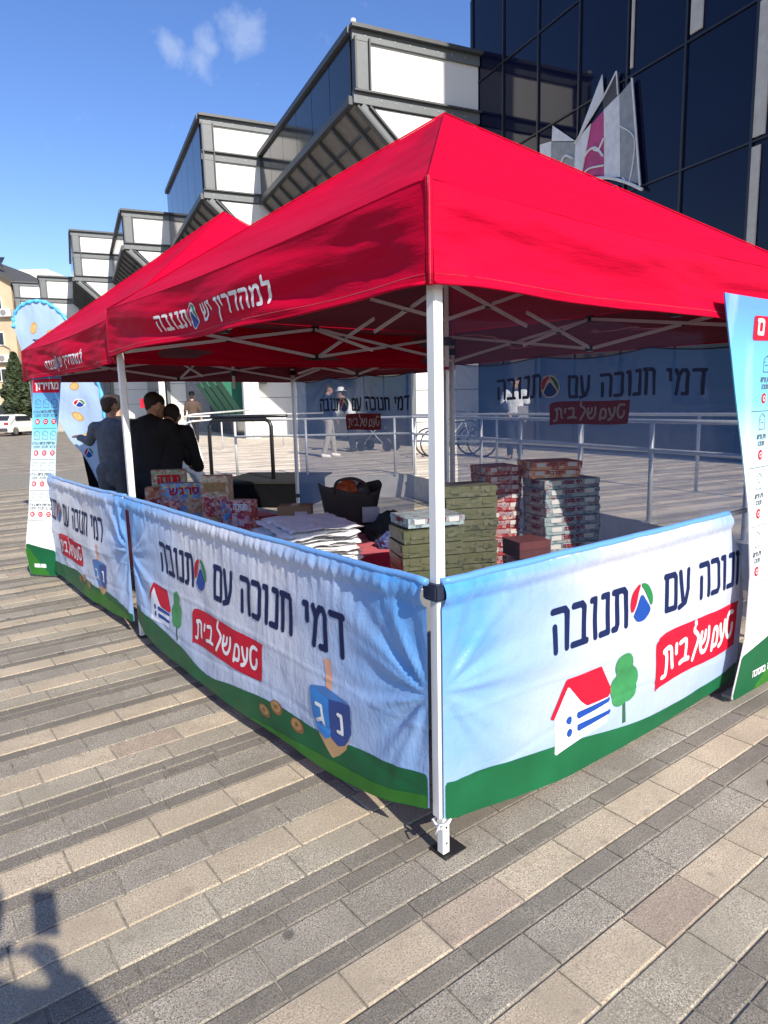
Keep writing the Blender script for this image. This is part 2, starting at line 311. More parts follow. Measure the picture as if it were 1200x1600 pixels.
# joint bed under the individually laid stones
bed = MB().add([(-9, -7, -.006), (14, -7, -.006), (14, 18, -.006), (-9, 18, -.006)], [(0, 1, 2, 3)]).build('joint_bed', JOINT, PAV, fixn=False)
SEQ = [('beige', .15), ('cream', .15), ('gray', .15), ('dark', .08), ('cream', .15), ('dark', .08), ('gray', .15), ('dark', .08), ('dark', .08)]
PER = sum(w for _, w in SEQ); th = R(-1.33); TD = Vector((math.cos(th), math.sin(th), 0)); ND = Vector((-math.sin(th), math.cos(th), 0)); C0 = Vector((CAM.x, CAM.y, 0))
def stone_verts(L, W, g=.0028, ch=.004, zt=0.0):
    a, b = L/2-g, W/2-g; lo = [(-a, -b, -.02), (a, -b, -.02), (a, b, -.02), (-a, b, -.02)]; mid = [(x, y, zt-ch*.7) for x, y, _ in lo]
    top = [(-a+ch, -b+ch, zt), (a-ch, -b+ch, zt), (a-ch, b-ch, zt), (-a+ch, b-ch, zt)]
    fs = [(8, 9, 10, 11)]
    for i in range(4): j = (i+1) % 4; fs += [(i, j, 4+j, 4+i), (4+i, 4+j, 8+j, 8+i)]
    return lo+mid+top, fs
sm = {}
for (w, L) in ((.15, .31), (.08, .235)):
    for c in SN:
        vs, fs = stone_verts(L, w); me = bpy.data.meshes.new('paver'); me.from_pydata(vs, [], fs); me.materials.append(STONE[c]); sm[(w, c)] = me
stones = []; rng = random.Random(3)
rowi = 0; n0 = .753-9*PER
while n0 < 20:
    for c, w in SEQ:
        L = .31 if w > .1 else .235; off = rng.random()*L
        if abs(n0-(.753+PER*1+.15)) < .05: off = .454 % L
        nc = n0+w/2; t0 = -14
        t = -14+((off-(-14)) % L)
        while t < 13:
            q = C0+ND*nc+TD*(t+L/2)
            if -9 < q.x < 14 and -6.5 < q.y < 17.5:
                px = pixel(q); dist = (q-C0).length
                seen = px and -260 < px[0] < 1460 and -100 < px[1] < 1900
                if seen or dist < 4:
                    if dist < 16: stones.append((dist, q, w, c if not (c == 'cream' and rng.random() < .12) else 'rose', bool(px and -20 < px[0] < 1220 and px[1] < 1620)))
            t += L
        n0 += w
stones.sort(key=lambda s: (not s[4], s[0]))
jn = {c: MB() for c in SN}
jb = MB(); jm = []
for i, (dist, q, w, c, vis) in enumerate(stones):
    dz = rng.uniform(-.0015, .0012)
    if i < 300:
        o = bpy.data.objects.new('paver', sm[(w, c)]); COL.objects.link(o); o.parent = PAV; o.location = (q.x, q.y, dz); o.rotation_euler = (rng.uniform(-.003, .003), rng.uniform(-.003, .003), th+rng.uniform(-.003, .003))
    else:
        vs, fs = stone_verts(.31 if w > .1 else .235, w); a = th+rng.uniform(-.003, .003); ca, sa = math.cos(a), math.sin(a)
        jb.add([(q.x+x*ca-y*sa, q.y+x*sa+y*ca, z+dz) for x, y, z in vs], fs, SN.index(c))
jo = jb.build('laid_stones', [STONE[c] for c in SN], PAV, fixn=False); jo['kind'] = 'stuff'
PAV['label'] = 'rows of cream, grey and dark stone pavers in the foreground'

# ------------------------------------------------------------------ terrace behind the tents
TZ = .38
TERR = band_mat('terrace_paving', -13.9, 2.0, False)
CONC = mat('concrete', (.42, .41, .39), .85, var=.12, world=True, bump=.3)
edge = [(4.0, -3), (4.165, .82), (4.745, 2.654), (5.22, 4.61), (5.95, 7.12), (4.62, 8.23), (3.35, 9.4), (5.0, 14), (10, 34), (60, 34), (60, -3)]
ter = MB().prism(edge, -.1, TZ, 'xy'); o = ter.build('terrace', [CONC]); prop(o, kind='structure')
o['label'] = 'raised paved terrace with a low concrete wall behind the tents'
tt = MB().add([(x, y, TZ+.004) for x, y in edge], [tuple(range(len(edge)))]).build('terrace_paving', TERR, None); tt['kind'] = 'structure'; tt['label'] = 'sunlit stone paving on top of the raised terrace'
STL = mat('painted_steel', (.55, .56, .56), .4, metal=.2, var=.06)
def railing(name, label, pts, z0, h=.98, rails=(1.0,), step=None, r=.022, m=STL, grp=None):
    root = thing(name, label, 'railing', (pts[0][0], pts[0][1], z0), 0, grp); b = Vector((pts[0][0], pts[0][1], z0))
    for p in pts: MB().tube([Vector((p[0], p[1], z0))-b, Vector((p[0], p[1], z0+h))-b], r).build('post', m, root, smooth=True); box('foot_plate', Vector((p[0], p[1], z0+.008))-b, (.1, .1, .012), m, root)
    for k in rails: MB().tube([Vector((p[0], p[1], z0+h*k))-b for p in pts], r*.95).build('rail', m, root, smooth=True)
    return root
railing('railing', 'pale steel handrail along the front edge of the raised terrace, nearest the tents', [(4.25, .85), (4.53, 1.86), (4.86, 2.9), (5.1, 3.95), (5.4, 4.9), (5.92, 6.9), (5.80, 7.28), (4.66, 8.28), (3.75, 9.1)], TZ, rails=(1., .72), grp='railings on the terrace')
railing('railing', 'pale steel handrail further in across the terrace, parallel to the nearest one', [(6.6, .6), (6.9, 2.6), (7.3, 4.6), (7.6, 6.6), (7.0, 8.2)], TZ, rails=(1., .5), grp='railings on the terrace')
railing('railing', 'far pale steel handrail in front of the green shop awning', [(10.4, 15.9), (8.83, 16.3), (7.0, 16.62), (6.07, 17.1), (5.2, 17.4)], TZ, grp='railings on the terrace')
rp = thing('ramp_handrail', 'sloping pale handrail of the ramp beside the black stage block', 'railing', (4.9, 13.2, TZ))
for a, b in (((0, 0, 0), (.18, 1.1, .95)), ((-.9, 1.2, 0), (-.9, 1.2, .9))): MB().tube([a, b], .025).build('post', STL, rp, smooth=True)
for dz in (0, .16): MB().tube([(-1.1, 1.4, .55+dz), (.18, .9, .9+dz), (1.6, .6, .98+dz)], .022).build('rail', STL, rp, smooth=True)
# black stage block with arch rail
BLK = mat('black_cloth', (.004, .004, .005), .85, var=.3, spec=.1); BLKP = mat('black_paint', (.015, .015, .017), .35)
sg = thing('stage_block', 'low black stage block standing in the tent shade by the terrace', 'stage', (3.02, 8.5, 0), math.atan2(-1.14, .97))
box('deck', (.78, .75, .395), (1.56, 1.5, .04), mat('stage_top', (.02, .02, .018), .8, spec=.2), sg, bevel=.004); box('skirt', (.78, .75, .188), (1.52, 1.46, .374), BLK, sg)
ar = thing('arch_rail', 'black tubular arch handrail fixed on the black stage block', 'railing', (3.3, 9.15, .415), math.atan2(8.4-9.416, 3.852-3.259))
MB().tube([(0, 0, 0), (0, 0, .86), (.03, 0, .93), (.1, 0, .965), (1.1, 0, .965), (1.17, 0, .93), (1.2, 0, .86), (1.2, 0, 0)], .032, 12).build('rail', BLKP, ar, smooth=True)
MB().tube([(.05, 0, 1.02), (.8, .0, 1.02), (1.5, .0, 1.02)], .028, 10).build('hand_bar', BLKP, ar, smooth=True)

# ------------------------------------------------------------------ buildings of the square
BA = R(76.1-90); BO = Vector((9.592, 13.321, 0))
DW, DP = 9.24, -2.15
PANEL = mat('white_panel', (.72, .71, .68), .55, var=.035, scale=1.2, bump=.05); BEAM = mat('grey_steel_beam', (.125, .14, .15), .5, var=.08); BEAMD = mat('dark_steel', (.055, .06, .066), .5)
SOFF = mat('soffit_sheet', (.15, .14, .135), .7, var=.15); BOLT = mat('bolt_heads', (.3, .31, .31), .5); CORE = mat('grey_wall', (.30, .31, .33), .8)
def glass(name, col, rough, tint=.0):
    k = NT(name); n = k.noise(k.pos(), .7, 2); k.set(Base_Color=k.mix(n, tuple(x*.7 for x in col), tuple(x*1.3 for x in col)), Roughness=rough, Metallic=tint)
    k.b.inputs['IOR'].default_value = 1.36; k.bump(k.noise(k.pos(), .55, 2), .08, .05); return k.m
GLS = glass('dark_mirror_glass', (.004, .006, .024), .04); GLS2 = glass('smoked_glass', (.02, .024, .034), .12)
bld = thing('stepped_building', 'white panelled building with stepped overhanging boxes framed in grey steel', 'building', BO, BA)
def P3(p, w, z): return (p, w, z)
for k in range(6):
    p0, w0 = DP*k, DW*k; zt = 10.9 if k % 2 == 0 else 11.95; pr = 3.75 if k == 0 else p0+(2.4 if k % 2 == 0 else 3.9); zb = 9.3
    body = MB().prism([(p0+.06, zt-.06), (p0+.06, 9.2), (p0+1.5, 7.8), (p0+1.5, -.1), (9+.1*k, -.1), (9+.1*k, zt-.06)], w0+.08, w0+DW+.3, 'xz').build('wall_block', CORE, bld)
    # front (sunlit) face
    def fb(nm, a, b, w=.16, d=.12, m=BEAM, y=None): return MB().bar((a[0], w0 if y is None else y, a[1]), (b[0], w0 if y is None else y, b[1]), d, w).build(nm, m, bld)
    zs = [zb, zt-.1] if k % 2 == 0 else [zb, 10.62, zt-.1]
    for i in range(len(zs)-1):
        MB().prism([(p0+.5, zs[i]+.13), (pr, zs[i]+.13), (pr, zs[i+1]-.12), (p0+.5, zs[i+1]-.12)], w0+.0, w0+.06, 'xz').build('white_panel', PANEL, bld)
    for z in zs[:-1]:
        MB().box(((p0+pr)/2, w0-.03, z), (pr-p0, .1, .26)).build('steel_beam', BEAM, bld); MB().box(((p0+pr)/2+.0, w0-.07, z+.15), (pr-p0, .22, .045)).build('flange', BEAMD, bld)
        bb = MB(); x = p0+.35
        while x < pr-.15: bb.box((x, w0-.08, z), (.035, .02, .035)); x += .42
        q = bb.build('bolt_row', BOLT, bld); q['kind'] = 'stuff'
    MB().box(((p0+pr)/2, w0-.03, zt-.14), (pr-p0, .1, .24)).build('steel_beam', BEAM, bld); MB().box(((p0+pr)/2, w0-.05, zt+.02), (pr-p0+.1, .34, .09)).build('roof_edge', BEAMD, bld)
    bb = MB(); x = p0+.35
    while x < pr-.15: bb.box((x, w0-.08, zt-.14), (.035, .02, .035)); x += .42
    q = bb.build('bolt_row', BOLT, bld); q['kind'] = 'stuff'
    MB().box((p0+.26, w0-.02, (zb+zt)/2), (.34, .1, zt-zb-.3)).build('steel_post', BEAM, bld); MB().box((p0+.45, w0-.06, (zb+zt)/2), (.04, .2, zt-zb-.4)).build('flange', BEAMD, bld)
    MB().box((p0+.06, w0-.06, (zb+zt)/2), (.05, .2, zt-zb-.4)).build('flange', BEAMD, bld)
    # diagonal
    dx, dz = 1.45, -1.3
    MB().bar((p0+.22, w0-.03, 9.12), (p0+dx+.22, w0-.03, 9.12+dz), .1, .2).build('diagonal_beam', BEAM, bld)
    MB().bar((p0+.08, w0-.06, 9.08), (p0+dx+.06, w0-.06, 9.08+dz), .2, .06).build('flange', BEAMD, bld); MB().bar((p0+.42, w0-.06, 9.12), (p0+dx+.4, w0-.06, 9.12+dz), .2, .05).build('flange', BEAMD, bld)
    MB().prism([(p0+.6, 9.14), (pr, 9.14), (pr, 7.7), (p0+dx+.6, 7.7), (p0+dx+.5, 7.8)], w0+.0, w0+.06, 'xz').build('white_panel', PANEL, bld)
    zz = [7.68, 5.8, 3.95, 2.85, 1.95, 1.05, .38]
    for a, b in zip(zz[:-1], zz[1:]):
        MB().prism([(p0+dx+.05, b+.012), (pr, b+.012), (pr, a-.012), (p0+dx+.05, a-.012)], w0+.0, w0+.06, 'xz').build('wall_panel', PANEL, bld)
    MB().box((p0+dx+.1, w0-.05, 4.0), (.16, .12, 7.6)).build('steel_post', BEAM, bld)
    # side face: dark panes
    n = 6
    for i in range(n): 
        a, b = w0+.1+i*(DW-.1)/n, w0+.1+(i+1)*(DW-.1)/n
        MB().box((p0+.02, (a+b)/2, (zb+zt)/2), (.05, b-a-.03, zt-zb-.1)).build('dark_pane', GLS2, bld)
    MB().box((p0-.02, w0+DW/2, zt-.02), (.16, DW, .16)).build('steel_beam', BEAMD, bld); MB().box((p0-.02, w0+DW/2, zb-.06), (.18, DW, .2)).build('steel_beam', BEAMD, bld)
    # sloping soffit and ribs
    MB().add([(p0+.04, w0+.02, 9.16), (p0+1.48, w0+.02, 7.84), (p0+1.48, w0+DW, 7.84), (p0+.04, w0+DW, 9.16)], [(0, 1, 2, 3)]).build('soffit', SOFF, bld, fixn=False)
    for i in range(9):
        w = w0+.5+i*(DW-.8)/8; MB().bar((p0+.0, w, 9.10), (p0+1.46, w, 7.78), .09, .1).build('soffit_rib', BEAMD, bld)
    for f_ in (.33, .7): MB().bar((p0+1.48*f_, w0+.05, 9.13-1.33*f_), (p0+1.48*f_, w0+DW, 9.13-1.33*f_), .04, .05).build('soffit_rail', BEAMD, bld)
    # lower side wall: dark glazing
    nb = 6
    for i in range(nb):
        a, b = w0+.1+i*DW/nb, w0+.1+(i+1)*DW/nb
        for z0_, z1_ in ((.4, 2.6), (2.65, 5.2), (5.25, 7.8)): MB().box((p0+1.46, (a+b)/2, (z0_+z1_)/2), (.06, b-a-.06, z1_-z0_)).build('dark_pane', GLS2, bld)
MB().tube([(.05, -.05, 10.98), (.05, -.05, 11.1)], .07).build('security_camera', mat('white_plastic', (.7, .7, .7), .4), bld)
# glass tower
tow = thing('glass_tower', 'tall dark blue mirror glass office tower with grey mullions', 'building', BO, BA)
TP = 3.77; TMUL = mat('black_mullion', (.012, .013, .02), .4)
MB().box((TP+5.1, -5.2, 13), (10, 11.1, 26.2)).build('core', mat('tower_core', (.02, .02, .03), .8), tow)
rows = [(-.1, 1.4)]+[(1.42+2.21*i, 1.42+2.21*(i+1)) for i in range(11)]; cols = []
x = .30
while x > -10.7: cols.append((x-1.48, x)); x -= 1.48
pm = None
for (a, b) in cols:
    for (z0_, z1_) in rows:
        if z1_-z0_ > 2 and pm: o = pm.copy(); COL.objects.link(o); o.location = (TP+.04, (a+b)/2, (z0_+z1_)/2)
        else:
            o = box('glass_pane', (TP+.04, (a+b)/2, (z0_+z1_)/2), (.06, b-a-.05, z1_-z0_-.05), GLS, tow)
            if z1_-z0_ > 2: pm = o
        o.rotation_euler = (0, random.uniform(-.004, .004), random.uniform(-.005, .005))
for (a, b) in cols+[(cols[-1][0]-1.48, cols[-1][0])]: MB().box((TP, b, 13), (.06, .05, 26)).build('mullion', TMUL, tow)
for r_ in rows: MB().box((TP-.003, -5.2, r_[1]), (.05, 11.1, .035)).build('transom', TMUL, tow)
PALE = mat('pale_column', (.48, .46, .40), .7)
for w, z0_, z1_, t in ((-8.72, 5.9, 8.0, .22), (-8.68, 3.7, 5.75, .17), (-7.32, 8.15, 10.2, .26), (-5.74, 8.2, 10.2, .06), (-8.72, 8.2, 10.2, .22)): MB().box((TP-.012, w, (z0_+z1_)/2), (.03, t, z1_-z0_)).build('lit_column', PALE, tow)
for a, b in ((.30, 11.5),):
    for i in range(5):
        for (z0_, z1_) in rows: MB().box((TP+.9+i*1.9, .36, (z0_+z1_)/2), (1.85, .06, z1_-z0_-.05)).build('glass_pane', GLS, tow)
# emblem of opened pages on the tower
emb = thing('wall_emblem', 'large white and magenta fan of pages emblem mounted on the dark glass tower', 'sign', BO, BA)
LW = mat('emblem_white', (.62, .62, .63), .5); LG = mat('emblem_grey', (.25, .26, .27), .5, var=.2); LM = mat('emblem_magenta', (.42, .03, .16), .5, var=.25, scale=3); LD = mat('emblem_dark', (.06, .06, .065), .5)
def emb_plate(pts, m, x, t=.012): x *= .3; return MB().prism(pts, TP-.035-x-t, TP-.035-x, 'yz').build('page', m, emb)
emb_plate([(-4.92, 8.42), (-4.98, 8.0), (-4.14, 7.35)], LW, .0); emb_plate([(-5.4, 8.27), (-5.46, 7.8), (-5.02, 7.62), (-4.95, 7.9)], LD, .0)
emb_plate([(-5.02, 7.68), (-5.47, 7.81), (-5.57, 6.17), (-5.09, 6.31)], LW, .06); emb_plate([(-5.48, 7.8), (-5.84, 7.96), (-6.16, 5.85), (-5.59, 6.13)], LG, .06)
emb_plate([(-4.62, 7.52), (-5.02, 7.68), (-5.10, 6.33), (-4.37, 6.57)], LM, .05); emb_plate([(-4.14, 7.35), (-4.64, 7.54), (-4.38, 6.56), (-4.12, 6.68)], LW, .1)
emb_plate([(-3.28, 7.99), (-4.1, 7.37), (-3.26, 7.65)], LW, .0); emb_plate([(-2.82, 7.72), (-3.25, 7.65), (-3.25, 7.19), (-2.83, 7.4)], LW, .03); emb_plate([(-3.26, 7.63), (-4.1, 7.35), (-4.12, 6.69), (-3.25, 7.19)], LG, .03)
def emb_line(pts, r=.035, x=.17):
    r *= .75; x = x*.3+.012; MB().tube([(TP-.035-x, a, b) for a, b in smooth_line(pts, 6)], r, 6).build('outline', LW, emb)
emb_line([(-4.55, 6.42), (-5.23, 6.25), (-5.8, 5.99), (-6.22, 5.74)], .045); emb_line([(-5.84, 7.96), (-6.0, 6.9), (-6.16, 5.82)], .025); emb_line([(-5.4, 8.27), (-5.46, 7.8)], .02); emb_line([(-5.4, 8.27), (-5.0, 7.9), (-4.14, 7.3)], .025)
emb_line([(-4.3, 6.6), (-4.5, 6.95), (-4.8, 7.0), (-5.05, 6.75)], .035, .12); emb_line([(-4.75, 6.98), (-4.9, 6.92), (-5.06, 7.1)], .03, .12); emb_line([(-4.35, 6.5), (-4.6, 6.62), (-5.07, 6.55)], .03, .12)
emb_line([(-5.54, 7.17), (-5.95, 6.77), (-5.84, 6.01), (-5.65, 6.14)], .02, .1); emb_line([(-3.6, 7.0), (-3.8, 7.15), (-4.08, 7.0)], .035, .1); emb_line([(-5.24, 6.01), (-5.42, 6.04), (-5.57, 5.87)], .03, .0)

# shop front: awning, doors, signs on the ground floor (between the first wall steps)
wnd = thing('green_awning', 'dark green shop awning over the doors at the far end of the terrace', 'awning', BO, BA)
GA = mat('green_canvas', (.01, .13, .075), .7); 
for i in range(4):
    w = 10.4+i*1.55; MB().add([(-.75, w, 2.75), (-1.75, w+.1, 2.75), (-.8, w+.05, .95+.3), (-.75, w+1.4, 2.75), (-1.75, w+1.3, 2.75), (-.8, w+1.35, 1.25)], [(0, 1, 2), (3, 5, 4), (1, 4, 5, 2), (0, 3, 4, 1)]).build('canvas_panel', GA, wnd)
for i, (p, w, hh) in enumerate(((-1.0, 9.1, 3.2), (-3.1, 18.2, 3.4), (-.72, 9.0, 3.2))):
    c_ = MB().box((0, 0, hh/2), (.28, .28, hh)).build('entrance_column', PANEL, None, loc=BO+Matrix.Rotation(BA, 3, 'Z') @ Vector((p, w, TZ)), rot=(0, 0, BA)); prop(c_, ['white square column left of the first doors', 'white square column far left beside the side wall', 'white square column against the near wall corner by the doors'][i], 'column', 'entrance columns')
sgn = MB().box((0, 0, 0), (.5, .06, .45)).build('red_notice', RED, None, loc=BO+Matrix.Rotation(BA, 3, 'Z') @ Vector((-3.9, 18.3, 1.9)), rot=(0, 0, BA)); prop(sgn, 'small red notice board on the far white wall behind the men', 'sign')
ac = MB().box((0, 0, 0), (.42, .2, .55)).build('wall_box', [mat('grey_metal', (.2, .2, .2), .5)], None, loc=BO+Matrix.Rotation(BA, 3, 'Z') @ Vector((-.42, 9.1, 2.75)), rot=(0, 0, BA), bevel=.01); prop(ac, 'dark grey control box on the white wall above the railing', 'box')
MB().box((.02, -.11, .05), (.2, .02, .3)).build('notice', WHT, ac)

# ------------------------------------------------------------------ far street, left
beige = mat('beige_plaster', (.52, .40, .27), .9, var=.14, scale=.5, bump=.1, bscale=8); WFR = mat('white_frame', (.7, .7, .68), .6); WGL = glass('window_glass', (.03, .035, .045), .1)
rz0 = math.atan2(60.28-61.519, 10.033-8.473)
ap = thing('apartment_building', 'beige plastered apartment building with gable roof and air conditioners', 'building', (10.2, 61.2, 0), rz0)
gp = [(-9.5, -.3), (0, -.3), (0, 12.0), (-4.5, 14.6), (-9.5, 12.0)]
MB().prism(gp, 0, 12, 'xz').build('wall', beige, ap)
MB().prism([(.3, 11.85), (-4.5, 14.72), (-9.8, 11.85), (-9.8, 12.1), (-4.5, 14.98), (.35, 12.12)], -.35, 12.2, 'xz').build('roof', mat('dark_roof_edge', (.07, .065, .06), .8), ap)
for i, (x_, z_) in enumerate(((-1.5, 10.3), (-1.6, 7.6), (-4.0, 10.4), (-4.2, 7.5), (-1.5, 4.7), (-4.2, 4.6), (-1.4, 1.8), (-4.0, 1.9))):
    f_ = MB().box((x_, -.03, z_), (1.3, .14, 1.1)).build('window', WFR, ap)
    for s_ in (-.32, .32): MB().box((x_+s_, -.11, z_), (.54, .04, .92)).build('pane', WGL, f_)
for x_, z_ in ((-.5, 9.6), (-2.9, 9.3), (-1.0, 6.0), (-3.0, 6.9)):
    a_ = MB().box((x_, -.25, z_), (.9, .4, .62)).build('air_conditioner', WFR, ap, bevel=.02); MB().tube([(x_-.12, -.46, z_), (x_-.12, -.475, z_)], .24, 14).build('fan_grille', mat('grille', (.22, .22, .22), .6), a_)
MB().tube([(-1.9, -.08, 5.9), (-2.0, -.08, 6.9), (-1.3, -.08, 7.2), (-.6, -.08, 6.8), (-.55, -.08, 2)], .05, 6).build('pipe', mat('grille', (.3, .3, .3), .6), ap)
sh = thing('solar_water_heater', 'white solar water tank with dark panel on the beige roof', 'water heater', (9.35, 63.5, 13.2), rz0)
MB().tube([(-.0, 0, 1.2), (-.0, 0, 2.5)], .42, 16).build('tank', WFR, sh, smooth=True)
MB().add([(-.9, -.6, .3), (1.1, -.6, .3), (1.0, .3, 1.1), (-.8, .3, 1.1), (-.9, -.6, .24), (1.1, -.6, .24), (1.0, .3, 1.04), (-.8, .3, 1.04)], [(0, 1, 2, 3), (7, 6, 5, 4), (0, 4, 5, 1), (1, 5, 6, 2), (2, 6, 7, 3), (3, 7, 4, 0)]).build('solar_panel', mat('solar_glass', (.02, .025, .04), .2), sh)
for x_ in (-.8, 1.0): MB().bar((x_, 0, 0), (x_*.5, 0, 1.3), .06).build('strut', BEAMD, sh)
wb = thing('white_apartment_building', 'small far white building glimpsed between the beige block and the stepped boxes', 'building', (15.5, 80, 0), rz0)
MB().box((0, 4, 7.6), (7, 8, 15.4)).build('wall', mat('white_plaster', (.7, .69, .66), .9), wb); MB().box((.2, 3, 16.0), (3.2, 5, 1.4)).build('roof_room', mat('white_plaster', (.7, .7, .7), .9), wb)
for z_ in (14.0, 11.5, 9.0):
    q = MB().box((0, -.5, z_), (5.8, 1, .12)).build('balcony', WFR, wb)
    for i in range(12): MB().bar((-2.8+i*.5, -.95, z_+.05), (-2.8+i*.5, -.95, z_+.95), .05).build('baluster', WFR, q)
# neighbouring blocks that close the street beyond the frame
for i, (x_, y_, w_, h_, lb) in enumerate(((-18, 62, 16, 12, 'pale yellow apartment block further left along the far street'),)):
    q = thing('apartment_building', lb, 'building', (x_, y_, 0), rz0); MB().box((0, 6, h_/2), (w_, 12, h_)).build('wall', beige, q)
    for a in range(5):
        for b in range(3): f_ = MB().box((-6+a*3, -.02, 2.5+b*3.4), (1.4, .12, 1.3)).build('window', WFR, q); MB().box((-6+a*3, -.1, 2.5+b*3.4), (1.2, .04, 1.1)).build('pane', WGL, f_)
lw = MB().box((0, 0, .55), (14, .3, 1.1)).build('street_wall', CONC, None, loc=(15.2, 55.5, 0), rot=(0, 0, rz0)); prop(lw, 'low grey wall along the far street behind the white car', 'wall')
# cypress
def leafy(n, shape, s, seed):
    rg = random.Random(seed); mb = MB()
    for i in range(n):
        p, nrm = shape(rg); q = Vector((rg.gauss(0, 1), rg.gauss(0, 1), rg.gauss(0, 1))).normalized(); t = q.cross(Vector((.3, .5, .8))).normalized(); b_ = q.cross(t); s_ = s*rg.uniform(.6, 1.3)
        mb.add([p-t*s_, p+b_*s_*.6, p+t*s_, p-b_*s_*.6], [(0, 1, 2, 3)])
    return mb
LEAF = NT('cypress_leaf'); LEAF.set(Base_Color=LEAF.mix(LEAF.n('NewGeometry').outputs['Random Per Island'], (.018, .035, .014), (.07, .095, .04)), Roughness=.7); LEAF = LEAF.m
BARK = mat('bark', (.1, .07, .05), .9, var=.3)
def cyp(rg):
    z = rg.random()**.8; zz = z*5.6; r = (1.45*math.sin(math.pi*min(1, (1-z)*.62+.02))*.95)*(.82+.3*noise.noise(Vector((zz*1.3, 0, 0)))); a = rg.random()*6.283; rr = r*(.55+.45*rg.random()**.5)*(1+.22*noise.noise(Vector((math.cos(a)*2, math.sin(a)*2, zz*1.8))))
    return Vector((math.cos(a)*rr, math.sin(a)*rr, .5+zz)), None
cy = thing('cypress_tree', 'dark green conical cypress tree in front of the beige building', 'tree', (9.0, 56.5, 0)); leafy(5200, cyp, .15, 5).build('crown', LEAF, cy, fixn=False); MB().tube([(0, 0, 0), (0, 0, 5)], [.16, .04]).build('trunk', BARK, cy)
hd = thing('hedge_bush', 'low dark green bush beside the cypress near the white car', 'bush', (6.2, 57, 0))
leafy(2200, lambda rg: (Vector((rg.uniform(-1.6, 1.6), rg.uniform(-.6, .6), .3+abs(rg.gauss(0, .5))))*Vector((1, 1, 1)).length/1.732, None), .13, 8).build('crown', LEAF, hd, fixn=False); MB().tube([(0, 0, 0), (0, 0, .8)], .08).build('stem', BARK, hd)
# car (rear view)
def make_car():
    ca = thing('parked_car', 'white hatchback car seen from behind parked at the far edge of the square', 'car', (8.05, 53.0, 0), math.atan2(FW.y, FW.x)-math.pi/2-.12)
    prof = [(-2.0, .28), (-2.08, .6), (-1.98, .95), (-1.72, 1.02), (-1.3, 1.42), (-.6, 1.5), (.3, 1.46), (1.0, 1.02), (1.9, .84), (2.1, .6), (2.08, .28)]
    mb = MB(); n = len(prof); secs = [(-.88, .93), (-.8, 1), (0, 1.02), (.8, 1), (.88, .93)]
    vs = []
    for x_, k_ in secs:
        for y_, z_ in prof: vs.append((x_*(1 if z_ < 1.0 else 1-.28*(z_-1)/.5), y_*k_, z_*(1 if abs(x_) < .85 else .97)))
    fs = [(i*n+j, i*n+(j+1) % n, (i+1)*n+(j+1) % n, (i+1)*n+j) for i in range(4) for j in range(n)]+[tuple(range(n)), tuple(range(4*n, 5*n))[::-1]]
    mb.add(vs, fs).build('body', mat('white_car_paint', (.78, .78, .77), .25, var=.01), ca, smooth=False)
    MB().add([(-.62, -1.74, 1.08), (.62, -1.74, 1.08), (.56, -1.36, 1.40), (-.56, -1.36, 1.40), (-.62, -1.60, 1.06), (.62, -1.60, 1.06), (.56, -1.26, 1.38), (-.56, -1.26, 1.38)], [(0, 1, 2, 3), (7, 6, 5, 4), (0, 4, 5, 1), (1, 5, 6, 2), (2, 6, 7, 3), (3, 7, 4, 0)]).build('rear_window', WGL, ca)
    for s_ in (-1, 1):
        MB().box((s_*.7, -2.03, .86), (.3, .1, .16)).build('tail_light', mat('tail_light', (.45, .02, .02), .3), ca, bevel=.02)
        MB().box((s_*.8, -.3, 1.22), (.06, 1.6, .3)).build('side_window', WGL, ca)
        for y_ in (-1.3, 1.3):
            w_ = MB().tube([(s_*.68, y_, .31), (s_*.88, y_, .31)], .31, 20).build('wheel', mat('tyre', (.02, .02, .02), .8), ca); MB().tube([(s_*.87, y_, .31), (s_*.895, y_, .31)], .19, 14).build('rim', mat('rim', (.4, .4, .4), .4, metal=.7), w_)
    MB().box((0, -2.1, .45), (1.6, .12, .22)).build('bumper', mat('grey_plastic', (.06, .06, .06), .7), ca, bevel=.03); MB().box((0, -2.1, .72), (.5, .05, .12)).build('number_plate', mat('yellow_plate', (.6, .45, .03), .5), ca)
make_car()

# ------------------------------------------------------------------ tents
def fabric_mat(name, col, trans, rough=.55, sheen=.3, weave=1, back=None):
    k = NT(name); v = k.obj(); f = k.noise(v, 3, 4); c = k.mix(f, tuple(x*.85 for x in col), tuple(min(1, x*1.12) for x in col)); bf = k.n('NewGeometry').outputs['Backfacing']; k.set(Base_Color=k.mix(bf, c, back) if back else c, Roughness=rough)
    k.b.inputs['Sheen Weight'].default_value = sheen; k.b.inputs['Specular IOR Level'].default_value = .05
    n1 = k.noise(v, 3, 4, .55, (1, 1, 6)); n2 = k.noise(v, 40, 3, .6)
    nrm = k.bump(k.math('ADD', k.math('MULTIPLY', n1, 1.0), k.math('MULTIPLY', n2, .05)), .3, .04)
    tl = k.n('BsdfTranslucent'); k.put(c, tl.inputs[0]); k.t.links.new(nrm, tl.inputs['Normal']); ms = k.n('MixShader'); ms.inputs[0].default_value = trans
    k.t.links.new(k.b.outputs[0], ms.inputs[1]); k.t.links.new(tl.outputs[0], ms.inputs[2]); k.t.links.new(ms.outputs[0], k.out.inputs[0]); return k.m
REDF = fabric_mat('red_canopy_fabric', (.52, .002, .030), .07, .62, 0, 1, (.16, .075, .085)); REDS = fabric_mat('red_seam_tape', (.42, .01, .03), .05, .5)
WMET = mat('white_powder_coat', (.74, .74, .72), .38, var=.04, scale=9); PLB = mat('black_joint_plastic', (.014, .014, .016), .5); STEELF = mat('zinc_steel', (.42, .42, .42), .45, metal=.7, var=.15)
ZV0, ZV1, ZPK = 1.925, 2.225, 3.25
